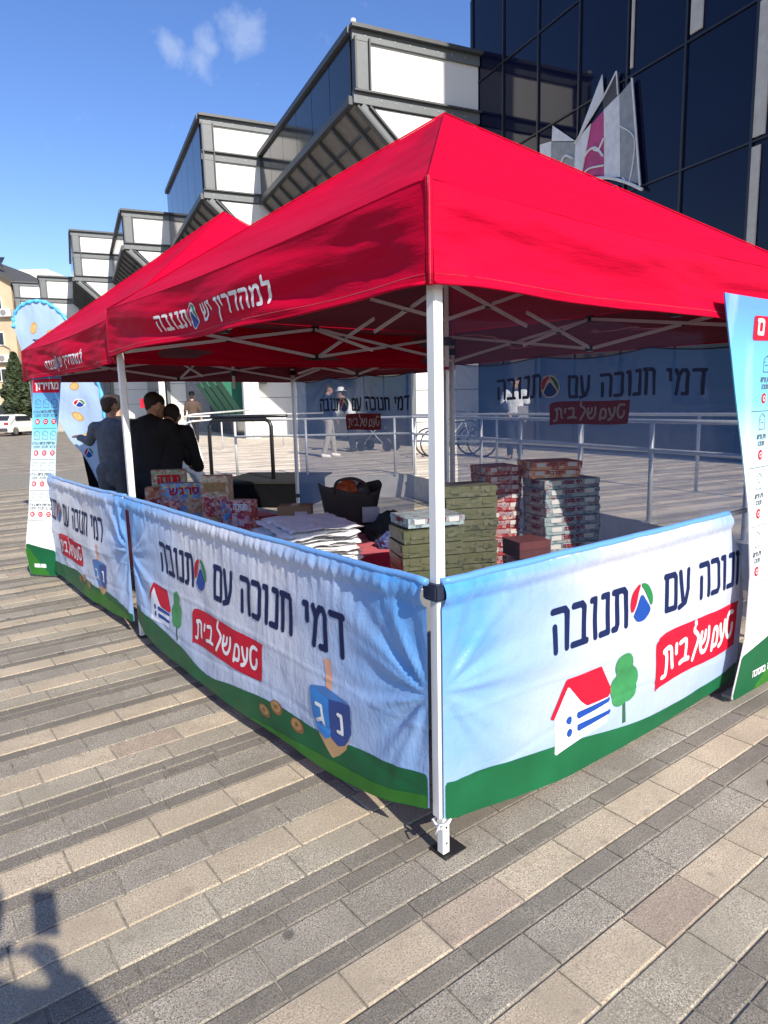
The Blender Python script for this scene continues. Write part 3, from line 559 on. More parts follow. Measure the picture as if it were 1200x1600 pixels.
def nz3(x, y, z): return noise.noise(Vector((x, y, z)))
def make_tent(name, label, org, LX, LY, seed, feet, textspec, ZPK=ZPK):
    root = thing(name, label, 'tent', (org[0], org[1], 0), 0, 'red pop-up tents'); apex = Vector((LX/2, LY/2, ZPK)); cor = [Vector((0, 0, 0)), Vector((LX, 0, 0)), Vector((LX, LY, 0)), Vector((0, LY, 0))]
    o = .045 # overhang
    E_ = [Vector((-o, -o, 0)), Vector((LX+o, -o, 0)), Vector((LX+o, LY+o, 0)), Vector((-o, LY+o, 0))]
    # roof
    mb = MB(); NS, NTT = 72, 44
    for k in range(4):
        a, b = E_[k], E_[(k+1) % 4]; vs = []; nrm = Vector((b-a)).cross(Vector((0, 0, 1))).normalized()*1
        for j in range(NTT+1):
            t = j/NTT
            for i in range(NS+1):
                s = i/NS; e = a.lerp(b, s); e.z = ZV1-.024*math.sin(math.pi*s)*(1 if True else 0)
                p = e.lerp(apex, t); q = math.sin(math.pi*t)*.5+.12*(1-t); ins = min(s, 1-s)*2
                side = math.sin(math.pi*s)
                p.z -= .055*math.sin(math.pi*t)*side
                # folds running along the eave and up from the corners
                u = s*LX*(1-t*.0); f = nz3(u*.5+seed*3+k*7, t*6.5+u*.5, seed)*.026+nz3(u*1.1, t*16+k-u*.8, seed+3)*.010
                f += .018*math.sin((t*9+2*abs(s-.5))*3.1+k)*math.exp(-t*7)
                env = min(1, ins*9*(1-t)+.0)*min(1, (1-t)*6)*min(1, t*11)
                p += Vector((nrm.x*.35, nrm.y*.35, .94))*f*env
                vs.append(p)
        mb.add(vs, [(j*(NS+1)+i, j*(NS+1)+i+1, (j+1)*(NS+1)+i+1, (j+1)*(NS+1)+i) for j in range(NTT) for i in range(NS)])
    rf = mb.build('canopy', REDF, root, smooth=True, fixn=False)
    for k in range(4):
        pts = []
        for j in range(9): p = Vector((E_[k].x, E_[k].y, ZV1)).lerp(apex, j/8); p.z += .006; pts.append(p)
        MB().tube(pts, .0045, 6).build('hip_seam', REDF, root, smooth=True)
    # valances
    for k in range(4):
        a, b = E_[k], E_[(k+1) % 4]; L = (b-a).length; d = (b-a)/L; n_ = d.cross(Vector((0, 0, 1)))
        def vs_surf(u, z, off=0, a=a, d=d, n_=n_, L=L, k=k):
            g = (ZV1-z)/(ZV1-ZV0); e_ = min(1, u/.12, (L-u)/.12); e_ = max(0, e_)
            w = (.012*math.sin(u*5.2+seed+k)+nz3(u*1.2+seed*5+k*11, z*6.5+u*.6, seed)*.034+nz3(u*3+k, z*15-u*1.2, 9)*.013+nz3(u*1.1, z*26+u*3, 4+seed)*.010)*e_*min(1, max(0, g)*4.0)*1.05+.014*math.sin(math.pi*min(1, max(0, g)*1.25))*min(1, e_*1.0)*(1-.5*g)+.009
            zz = z-.024*math.sin(math.pi*u/L)*(1-g)-.006*math.sin(math.pi*u/L*2+k)*g*e_
            p = a+d*u+n_*(w+.012*g+off); return Vector((p.x, p.y, zz))
        NU, NV = 150, 20; vs = [vs_surf(L*i/NU, ZV1+(ZV0-ZV1)*j/NV) for j in range(NV+1) for i in range(NU+1)]
        nf = len(vs); vs += [vs_surf(L*i/NU, ZV0+.0, .0)+Vector((-n_.x*.004, -n_.y*.004, .0)) for i in range(NU+1)]
        v_ = MB().add(vs, [(j*(NU+1)+i, j*(NU+1)+i+1, (j+1)*(NU+1)+i+1, (j+1)*(NU+1)+i) for j in range(NV) for i in range(NU)]).build('valance', REDF, root, smooth=True, fixn=False); v_.data.flip_normals()
        MB().tube([vs_surf(L*i/60, ZV0+.004, .002) for i in range(61)], .0055, 6).build('hem_tape', REDF, v_, smooth=True)
        MB().tube([vs_surf(L*i/60, ZV1-.001, -.002) for i in range(61)], .0048, 6).build('eave_seam', REDF, v_, smooth=True)
        MB().tube([vs_surf(L*i/60, ZV0+.03, .0005) for i in range(61)], .0012, 4).build('hem_stitching', REDS, v_, smooth=True)
        dg_ = Vector((math.copysign(1, a.x-LX/2), math.copysign(1, a.y-LY/2), 0)); MB().tube([a+dg_*(.001+.004*i/6)+Vector((0, 0, ZV1+.004+(ZV0-ZV1-.004)*i/6)) for i in range(7)], .0135, 8).build('corner_fold', REDF, v_, smooth=True)
        MB().tube([a+dg_*(.011+.004*i/6)+Vector((0, 0, ZV1+.004+(ZV0-ZV1-.004)*i/6)) for i in range(7)], .0035, 6).build('corner_seam', REDS, v_, smooth=True)
        if k == 3:   # face towards -X; u runs from far to near
            (t0, t1, z0, z1, hh) = textspec; F = lambda u, z, off: vs_surf(u, z, off)
            lg, kx = lettering('למהדרין יש *תנובה', t0, t1, z0, z1, .0085, F, .003, WHT, v_, h=hh)
            if lg: roundel(lg[0], lg[1], .056, .062, F, .003, v_, h=hh)
    # legs
    for k in range(4):
        c = cor[k]; s_ = (1 if c.x == 0 else -1, 1 if c.y == 0 else -1); top = c+Vector((s_[0]*.0, s_[1]*.0, 2.12)); ft = Vector((feet[k][0], feet[k][1], 0)) if feet[k] else c.copy()
        pt = lambda z: Vector((ft.x+(top.x-ft.x)*z/2.12, ft.y+(top.y-ft.y)*z/2.12, z))
        lg = MB().bar(pt(.15), pt(2.12), .038).build('leg', WMET, root, bevel=.003)
        MB().bar(pt(.01), pt(.3), .031).build('inner_tube', WMET, lg, bevel=.002)
        for zz in (.05, .11): MB().tube([pt(zz)+Vector((-.0155, 0, 0)), pt(zz)+Vector((-.0163, 0, 0))], .0045, 8).build('pin_hole', PLB, lg); 
        for zz in (.05, .11): MB().tube([pt(zz)+Vector((0, -.0155, 0)), pt(zz)+Vector((0, -.0163, 0))], .0045, 8).build('pin_hole', PLB, lg)
        MB().box(pt(0)+Vector((s_[0]*.03, s_[1]*.012, .003)), (.105, .085, .006)).build('foot_plate', STEELF if False else PLB, lg, bevel=.001)
        MB().box(pt(.44), (.046, .046, .05)).build('clamp_collar', PLB, lg, bevel=.003) if k in (1, 2) else None
        MB().box(pt(2.04), (.056, .056, .06)).build('slider', PLB, lg, bevel=.004); MB().box(pt(2.12), (.052, .052, .05)).build('top_bracket', PLB, lg, bevel=.004)
    # scissor trusses
    def X(a, b, zt=2.17, zb=1.955, T=.022):
        a, b = Vector(a), Vector(b); m = (a+b)/2
        n_ = (b-a).cross(Vector((0, 0, 1))).normalized()*.012
        MB().bar(a+Vector((0, 0, zt))+n_, b+Vector((0, 0, zb))+n_, .012, T).build('truss_bar', WMET, root); MB().bar(a+Vector((0, 0, zb))-n_, b+Vector((0, 0, zt))-n_, .012, T).build('truss_bar', WMET, root)
        MB().box(m+Vector((0, 0, (zt+zb)/2)), (.035, .035, .035)).build('joint', PLB, root)
    i_ = .0
    for k in range(4):
        a, b = cor[k], cor[(k+1) % 4]; a = a+(Vector((LX/2, LY/2, 0))-a).normalized()*.03; b = b+(Vector((LX/2, LY/2, 0))-b).normalized()*.03; m = (a+b)/2
        X(a, m); X(m, b)
        for z in (2.17, 1.955): MB().box(m+Vector((0, 0, z)), (.045, .045, .045)).build('joint', PLB, root)
        c = Vector((LX/2, LY/2, 0)); q = (m+c)/2; (X(m, q, 2.17, 1.955), X(q, c, 2.30, 2.08)) if k in (1, 2) else None
    MB().bar((LX/2, LY/2, 1.80), (LX/2, LY/2, ZPK-.03), .02).build('peak_pole', WMET, root); MB().box((LX/2, LY/2, 1.95), (.04, .04, .05)).build('peak_hub', PLB, root)
    return root
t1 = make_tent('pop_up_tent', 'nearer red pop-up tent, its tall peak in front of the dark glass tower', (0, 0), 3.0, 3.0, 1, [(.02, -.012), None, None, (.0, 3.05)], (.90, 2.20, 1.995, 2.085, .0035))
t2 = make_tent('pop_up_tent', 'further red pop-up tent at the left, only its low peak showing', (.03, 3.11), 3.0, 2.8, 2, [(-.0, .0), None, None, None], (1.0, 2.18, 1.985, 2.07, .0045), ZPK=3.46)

t2.scale = (1, 1, .978)
# ------------------------------------------------------------------ printed half walls
def cloth_mat(name, L=3.0, sat=1.0, trans=.12, alpha=0, top=(.07, .30, .70)):
    k = NT(name); uv = k.n('UVMap').outputs[0]; sx = k.n('SeparateXYZ'); k.put(uv, sx.inputs[0]); u, z = sx.outputs[0], sx.outputs[1]; v = k.obj()
    d = k.math('ABSOLUTE', k.math('SUBTRACT', u, L/2))
    b = k.math('MULTIPLY', k.math('SUBTRACT', d, .55), 1.35, clamp=True); b = k.math('MULTIPLY', b, k.math('ADD', .45, k.math('MULTIPLY', z, .5)))
    bl = k.math('MULTIPLY', k.math('SUBTRACT', z, .90), 14.0, clamp=True); bl = k.math('MULTIPLY', bl, k.math('MULTIPLY', k.math('SUBTRACT', d, .1), .85, clamp=True))
    cl = k.noise(uv, 2.2, 4, .5, (1, 1.7, 1)); b = k.math('ADD', k.math('MAXIMUM', b, bl), k.math('MULTIPLY', k.math('SUBTRACT', cl, .46), .55), clamp=True)
    low = k.math('MULTIPLY', k.math('SUBTRACT', .64, z), k.math('ADD', .6, k.math('MULTIPLY', d, .55)), clamp=True); b = k.math('MAXIMUM', b, low)
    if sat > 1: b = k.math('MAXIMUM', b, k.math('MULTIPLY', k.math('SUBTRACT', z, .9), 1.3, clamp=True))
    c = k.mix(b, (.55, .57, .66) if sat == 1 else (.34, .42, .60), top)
    k.set(Base_Color=c, Roughness=.34); k.b.inputs['Specular IOR Level'].default_value = .45; k.b.inputs['Sheen Weight'].default_value = .15
    n1 = k.noise(v, 7, 5, .62, (1, 1, .8)); n2 = k.noise(v, 26, 4, .6, (1, 1, .35)); n3 = k.noise(v, 160, 1, .5)
    nrm = k.bump(k.math('ADD', n1, k.math('ADD', k.math('MULTIPLY', n2, .28), k.math('MULTIPLY', n3, .012))), .5, .022)
    tl = k.n('BsdfTranslucent'); k.put(c, tl.inputs[0]); k.t.links.new(nrm, tl.inputs['Normal']); ms = k.n('MixShader'); ms.inputs[0].default_value = trans
    k.t.links.new(k.b.outputs[0], ms.inputs[1]); k.t.links.new(tl.outputs[0], ms.inputs[2]); out = ms.outputs[0]
    if alpha:
        tp = k.n('BsdfTransparent'); m2 = k.n('MixShader'); m2.inputs[0].default_value = alpha; k.t.links.new(tp.outputs[0], m2.inputs[1]); k.t.links.new(out, m2.inputs[2]); out = m2.outputs[0]
    k.t.links.new(out, k.out.inputs[0]); return k.m
def grid_cloth(name, surf, u0, u1, zlo, ztop, nu, nv, m, parent, L=3.0):
    vs = []; uvs = []
    for j in range(nv+1):
        for i in range(nu+1):
            u = u0+(u1-u0)*i/nu; lo = zlo(u); z = lo+(ztop-lo)*j/nv; vs.append(surf(u, z, 0)); uvs.append((u, z))
    fs = [(j*(nu+1)+i, j*(nu+1)+i+1, (j+1)*(nu+1)+i+1, (j+1)*(nu+1)+i) for j in range(nv) for i in range(nu)]
    o = MB().add(vs, fs).build(name, m, parent, smooth=True, fixn=False); uvl = o.data.uv_layers.new(name='UVMap')
    for l in o.data.loops: uvl.data[l.index].uv = uvs[l.vertex_index]
    return o
HG1 = mat('hill_dark_green', (.008, .10, .038), .45, var=.2, spec=.2, scale=3); HG2 = mat('hill_light_green', (.03, .15, .02), .45, var=.2, spec=.2, scale=3)
WOOD = mat('pale_wood_print', (.45, .27, .13), .5); PINK = mat('peach_print', (.62, .32, .22), .5); BLD = mat('deep_blue_print', (.01, .045, .22), .4); BLL = mat('bright_blue_print', (.015, .19, .55), .4)
COIN = mat('gold_coin_print', (.20, .09, .03), .5, var=.4, scale=60); COINL = mat('light_coin_print', (.32, .18, .07), .5, var=.3, scale=50); TREEG = mat('tree_print', (.03, .22, .07), .5, var=.25, scale=9); LILAC = mat('house_white_print', (.82, .82, .9), .5)
CLOTH = cloth_mat('printed_polyester', trans=.10); PLD = mat('navy_strap', (.012, .016, .04), .6)
def half_wall(label, org, d, n_, L, hem, amp, seed, ties, art, ucut=None, zt=1.0, cutf=None, bulge=.03):
    """d: direction of increasing u (left to right seen from outside), n_: outward normal"""
    root = thing('half_wall_banner', label, 'banner', (org[0], org[1], 0), 0, 'printed half walls on the tents'); d = Vector(d); n_ = Vector(n_)
    def surf(u, z, off=0):
        w = 0; e_ = max(0, min(1, u/.05, (L-u)/.05)); lo = hem(u)
        for tu, tz in ties:
            du, dz = (u-tu), (z-tz); r = math.hypot(du, dz); a = math.atan2(dz, abs(du)+1e-6)
            w += amp*1.15*math.sin(a*9+seed+nz3(r*2, a*2, seed)*1.8)*min(1, r/.12)*math.exp(-r/.42)
            w += amp*.5*math.sin(a*23+seed*2+nz3(r*3, a*3, seed)*2)*min(1, r/.1)*math.exp(-r/.3)
        w += nz3(u*1.5+seed, z*1.8, seed*1.7)*amp*1.2+nz3(u*4+z*3.2, z*5.5-u*1.5, seed+2)*amp*.50+nz3(u*11, z*9+u*4, seed+5)*amp*.16
        w += .0035*math.exp(-((z-.50-.02*math.sin(u*2+seed))/.007)**2)-.003*math.exp(-((z-.27+.03*math.sin(u*3+seed))/.009)**2)
        rim = max(0, (z-(zt-.085))/.085)
        g = math.sin(u*120+4*nz3(u*6, 0, seed))*.5+math.sin(u*71+2+5*nz3(u*4, 1, seed))*.5
        w += .0065*g*(math.sin(math.pi*min(1, max(0, rim)))**.7 if rim > 0 else math.exp((z-(zt-.085))/.07)*.9)
        w += .016*(1-abs(2*rim-1)**2)*(1 if rim > 0 else 0) if rim > 0 else 0
        w += bulge*max(0, math.sin(math.pi*u/L))**.7*max(0, math.sin(math.pi*min(1, (1-z)*.62)))
        w *= e_ if rim <= 0 else 1
        sag = -.012*math.sin(math.pi*u/L)*max(0, (z-lo)/(zt-lo))
        return Vector((d.x*u+n_.x*(w+off), d.y*u+n_.y*(w+off), z+sag))
    u1 = ucut or L
    CF = cutf or (lambda z: z*0+u1)
    sh_ = grid_cloth('cloth', (lambda u, z, off: surf(u*float(CF(z))/u1, z, off)), 0, u1, hem, zt, int(220*u1/3), 84, CLOTH, root)
    MB().tube([surf(u1*i/60, zt, -.004) for i in range(61) if u1*i/60 <= float(CF(zt))], .0135, 10).build('top_sleeve', CLOTH, root, smooth=True)
    cut = lambda P: P[:, 0]-CF(P[:, 1])+.006
    def pr(nm, poly, m, off, h=.01, sm=True):
        pg = poly; xs = [p[0] for p in pg]; zs = [p[1] for p in pg]
        return print_on(nm, lambda P: np.maximum(poly_sdf(P, pg), np.maximum(cut(P), .006-P[:, 0])), (min(xs)-h, max(xs)+h, min(zs)-h, max(zs)+h), h, surf, off, m, sh_)
    H = art['hill']; hp = smooth_line(H, 6)
    pr('printed_hill', [(x, max(z, hem(x)+.01)) for x, z in hp]+[(hp[-1][0]-(hp[-1][0]-hp[0][0])*i/30, hem(hp[-1][0]-(hp[-1][0]-hp[0][0])*i/30)-.005) for i in range(31)], HG1, .0014, .014)
    if 'hill2' in art:
        h2 = smooth_line(art['hill2'], 6); pr('printed_hill', [(x, max(z, hem(x)+.012)) for x, z in h2]+[(h2[-1][0]-(h2[-1][0]-h2[0][0])*i/20, hem(h2[-1][0]-(h2[-1][0]-h2[0][0])*i/20)-.002) for i in range(21)], HG2, .0026, .012)
    x0, x1 = art['text']; st, lg, kx = text_strokes('דמי חנוכה עם *תנובה', x0+.013, x1-.013, .613, .775)
    print_on('lettering', lambda P: np.maximum(seg_sdf(P, st, .0145), cut(P)), (x0-.02, min(x1+.02, u1), .55, .83), .0052, surf, .0022, INK, sh_)
    roundel(lg[0]+.01, lg[1], .088, .088, surf, .0022, sh_, .0055, white=False)
    a, b = art['tag']; red_tag(a, b, art['tagz'][0], art['tagz'][1], surf, .0022, sh_, h=.0065)
    if 'house' in art:
        a, b, c, e = art['house']; X = lambda s, t: (a+(b-a)*s, c+(e-c)*t)
        pr('printed_house', [X(.06, -.12), X(.08, .55), X(.3, .95), X(.62, .42), X(.98, .42), X(.98, .0)], LILAC, .0018)
        pr('printed_roof', [X(0, .48), X(.26, 1), X(.86, .98), X(1.06, .5), X(.98, .42), X(.6, .44), X(.5, .55), X(.29, .88), X(.06, .44)], RED, .003)
        for zz in (.3, .1): pr('printed_stripe', [X(.44, zz-.02), X(1.02, zz+.03), X(1.02, zz+.1), X(.44, zz+.1)], BLU, .0032); pr('printed_dot', circle(*X(.31, zz+.03), .018, .018, 12), BLU, .0032, .006)
    if 'tree' in art:
        a, b, c, e = art['tree']; X = lambda s, t: (a+(b-a)*s, c+(e-c)*t); w_ = b-a; t_ = e-c
        pr('printed_trunk', [X(.44, 0), X(.56, 0), X(.55, .5), X(.46, .5)], mat('trunk_print', (.02, .09, .04), .5), .002, .006)
        crowns = [(.5, .83, .32, .17), (.3, .55, .3, .17), (.72, .6, .28, .18), (.36, .4, .3, .13), (.66, .42, .3, .14), (.5, .6, .34, .2)]
        print_on('printed_crown', lambda P: np.minimum.reduce([poly_sdf(P, circle(*X(s, t), rx*w_, rz*t_, 16)) for s, t, rx, rz in crowns]), (a-.02, b+.02, c, e+.02), .008, surf, .003, TREEG, sh_)
    if 'dreidel' in art:
        a, b, c, e = art['dreidel']; X = lambda s, t: (a+(b-a)*s, c+(e-c)*t)
        pr('printed_stem', [X(.40, .62), X(.40, .80), X(.34, 1.0), X(.5, 1.02), X(.55, .82), X(.56, .62)], PINK, .0026, .007); 
        pr('printed_tip', [X(.10, .30), X(.5, .3), X(.93, .30), X(.86, .16), X(.68, .05), X(.52, -.02), X(.40, .04), X(.2, .16)], WOOD, .0022, .008)
        pr('printed_side', [X(0, .66), X(.5, .62), X(.5, .20), X(.36, .15), X(.2, .19), X(.06, .34)], BLL, .0028, .008); pr('printed_side', [X(.5, .62), X(1, .66), X(.97, .34), X(.84, .2), X(.68, .15), X(.5, .20)], BLD, .0029, .008)
        pr('printed_top', [X(0, .66), X(.4, .72), X(1, .665), X(.5, .615)], mat('mid_blue_print', (.04, .15, .4), .4), .0034, .006)
        for ch, s0, s1 in (('ג', .16, .38), ('נ', .69, .79)):
            s3, _, _ = text_strokes(ch, X(s0, 0)[0], X(s1, 0)[0], X(0, .31)[1], X(0, .5)[1]); print_on('lettering', lambda P: seg_sdf(P, s3, .0085), (X(s0, 0)[0]-.02, X(s1, 0)[0]+.02, X(0, .26)[1], X(0, .56)[1]), .005, surf, .004, WHT, sh_)
    for (cx, cz, rx, rz_) in art.get('coins', []):
        pr('printed_coin', circle(cx, cz, rx, rz_, 18), COIN, .003, .007); pr('printed_coin_face', circle(cx-.004, cz+.004, rx*.78, rz_*.74, 16), COINL, .0036, .007); pr('printed_coin_mark', circle(cx-.004, cz+.004, rx*.3, rz_*.3, 10), COIN, .0042, .005)
    # clamps holding the bar
    for u in (0.0,): MB().box(d*u+n_*-.025+Vector((0, 0, .965)), (.068, .068, .055)).build('clamp', PLD, root, bevel=.006)
    MB().bar(d*.02+n_*-.006+Vector((0, 0, zt-.02)), d*(L-.02)+n_*-.006+Vector((0, 0, zt-.02)), .02).build('cross_bar', WMET, root)
    return root
hemR = lambda u: .052+.105*max(0, 1-u/.75)**1.4+.05*max(0, (u-1.7)/1.3)
half_wall('sunlit half-wall banner with house and tree on the right face of the nearer tent', (.0, -.035), (1, 0, 0), (0, -1, 0), 3.0, hemR, .010, 2.0, [(0, .62), (3, .62)],
    {'hill': [(0, .29), (.3, .255), (.64, .21), (1.0, .155), (1.3, .122), (1.7, .118), (2.0, .13), (2.3, .17), (3, .24)], 'text': (.575, 2.6), 'tag': (1.33, 2.14), 'tagz': (.252, .505), 'house': (.577, .97, .205, .475), 'tree': (.98, 1.19, .16, .485)}, ucut=2.22, cutf=lambda z: np.interp(z, [0, .24, .5, .77, .9, 1.0], [2.15, 2.20, 2.21, 2.14, 2.03, 2.005]), bulge=.012)
hemL = lambda u: .078+.075*max(0, 1-u/.5)**1.5+.115*max(0, (u-2.35)/.65)**1.5
half_wall('wrinkled half-wall banner with dreidel and coins on the left face of the nearer tent', (-.035, 3.0), (0, -1, 0), (-1, 0, 0), 3.0, hemL, .012, 5.0, [(0, .62), (3.0, .6)],
    {'hill': [(0, .26), (.4, .235), (.9, .20), (1.25, .15), (1.6, .20), (2.0, .238), (2.3, .236), (2.6, .262), (3, .315)], 'hill2': [(1.75, .085), (2.1, .115), (2.5, .15), (2.8, .19), (3.0, .24)], 'text': (.57, 2.55), 'tag': (1.07, 1.89), 'tagz': (.295, .495), 'house': (.33, .71, .27, .50), 'tree': (.75, .90, .225, .525),
     'dreidel': (2.30, 2.58, .165, .57), 'coins': [(1.90, .172, .052, .032), (2.01, .225, .052, .034), (2.18, .2, .054, .034)]}, bulge=.045)
hemF = lambda u: .07+.06*max(0, 1-u/.6)+.06*max(0, (u-2.4)/.6)
half_wall('crumpled half-wall banner under the further tent, partly behind the left poster', (-.035, 5.92), (0, -1, 0), (-1, 0, 0), 2.84, hemF, .019, 9.0, [(0, .6), (2.84, .62)],
    {'hill': [(0, .17), (.5, .17), (1.0, .2), (1.5, .235), (2.0, .2), (2.4, .21), (2.84, .16)], 'hill2': [(1.7, .165), (2.0, .17), (2.4, .16), (2.8, .13)], 'text': (.42, 2.31), 'tag': (.93, 1.71), 'tagz': (.30, .50), 'dreidel': (2.02, 2.30, .16, .56), 'coins': [(1.6, .19, .05, .034), (1.72, .215, .05, .034), (1.84, .185, .05, .034)]})
# loose ties at the near leg
ti = thing('tie_strap', 'white fabric tie knotted round the foot of the near tent leg', 'strap', (.015, -.01, .14))
MB().tube([(-.03, -.022, -.02), (.0, -.032, .0), (.03, -.02, .01), (.024, .024, .0), (-.024, .024, -.01), (-.03, -.022, -.02)], .006, 6).build('loop', WHT, ti, smooth=True); MB().tube([(-.02, -.03, .0), (-.05, -.04, .015), (-.06, -.03, -.02)], .004, 6).build('loose_end', WHT, ti, smooth=True)

# dark see-through curtain hanging in the right face behind the half wall
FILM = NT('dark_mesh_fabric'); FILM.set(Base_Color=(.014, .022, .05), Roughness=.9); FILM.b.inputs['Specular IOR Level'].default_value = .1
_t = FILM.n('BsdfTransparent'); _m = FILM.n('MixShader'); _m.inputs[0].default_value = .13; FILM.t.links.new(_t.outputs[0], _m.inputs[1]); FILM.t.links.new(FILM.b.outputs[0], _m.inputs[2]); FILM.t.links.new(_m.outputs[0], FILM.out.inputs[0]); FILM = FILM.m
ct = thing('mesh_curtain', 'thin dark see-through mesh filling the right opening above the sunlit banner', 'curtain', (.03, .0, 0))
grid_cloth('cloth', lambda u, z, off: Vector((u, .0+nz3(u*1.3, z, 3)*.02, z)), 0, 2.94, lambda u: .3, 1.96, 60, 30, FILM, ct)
# full mesh walls at the back (x = 3)
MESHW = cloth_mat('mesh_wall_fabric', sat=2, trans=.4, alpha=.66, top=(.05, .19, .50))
def back_wall(label, y1, L, zt, zlo, text, tag, seed, h):
    root = thing('back_wall_banner', label, 'banner', (3.03, y1, 0), 0, 'see-through printed walls at the back')
    def surf(u, z, off=0):
        w = nz3(u*1.6+seed, z*1.5, seed)*.035+nz3(u*5+z*3, z*4, seed+1)*.010+.012*math.sin(u*9+z*2)*max(0, (z-1.5))
        for tu in (0, L*.33, L*.66, L):
            du, dz = u-tu, z-zt; r = math.hypot(du, dz); a = math.atan2(dz, du); w += .012*math.sin(a*12)*math.exp(-r/.3)*min(1, r/.06)
        zz = z-(.045*abs(math.sin(math.pi*u/L*3)))*max(0, (z-1.5)/.45); return Vector((-off+w, -u, zz))
    c = grid_cloth('cloth', surf, 0, L, lambda u: zlo+.04*math.sin(u*3+seed), zt, 110, 70, MESHW, root)
    x0, x1, z0, z1 = text; st, lg, kx = text_strokes('דמי חנוכה עם *תנובה', x0, x1, z0, z1)
    print_on('lettering', lambda P: seg_sdf(P, st, .0135), (x0-.03, x1+.03, z0-.05, z1+.06), h, surf, .003, INK, c); roundel(lg[0], lg[1], .085, .085, surf, .003, c, h)
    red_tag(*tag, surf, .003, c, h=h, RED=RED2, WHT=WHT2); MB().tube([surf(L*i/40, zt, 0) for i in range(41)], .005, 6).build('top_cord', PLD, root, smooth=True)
    return root
back_wall('large blue see-through wall at the back right, behind the tall box stacks', 2.98, 2.9, 1.93, .12, (.54, 2.36, 1.61, 1.78), (1.09, 1.80, 1.385, 1.57), 1.0, .006)
back_wall('blue see-through wall at the back of the further tent, seen left of the near leg', 5.84, 2.25, 1.90, .20, (.56, 2.2, 1.525, 1.655), (1.08, 1.72, 1.30, 1.48), 4.0, .007)

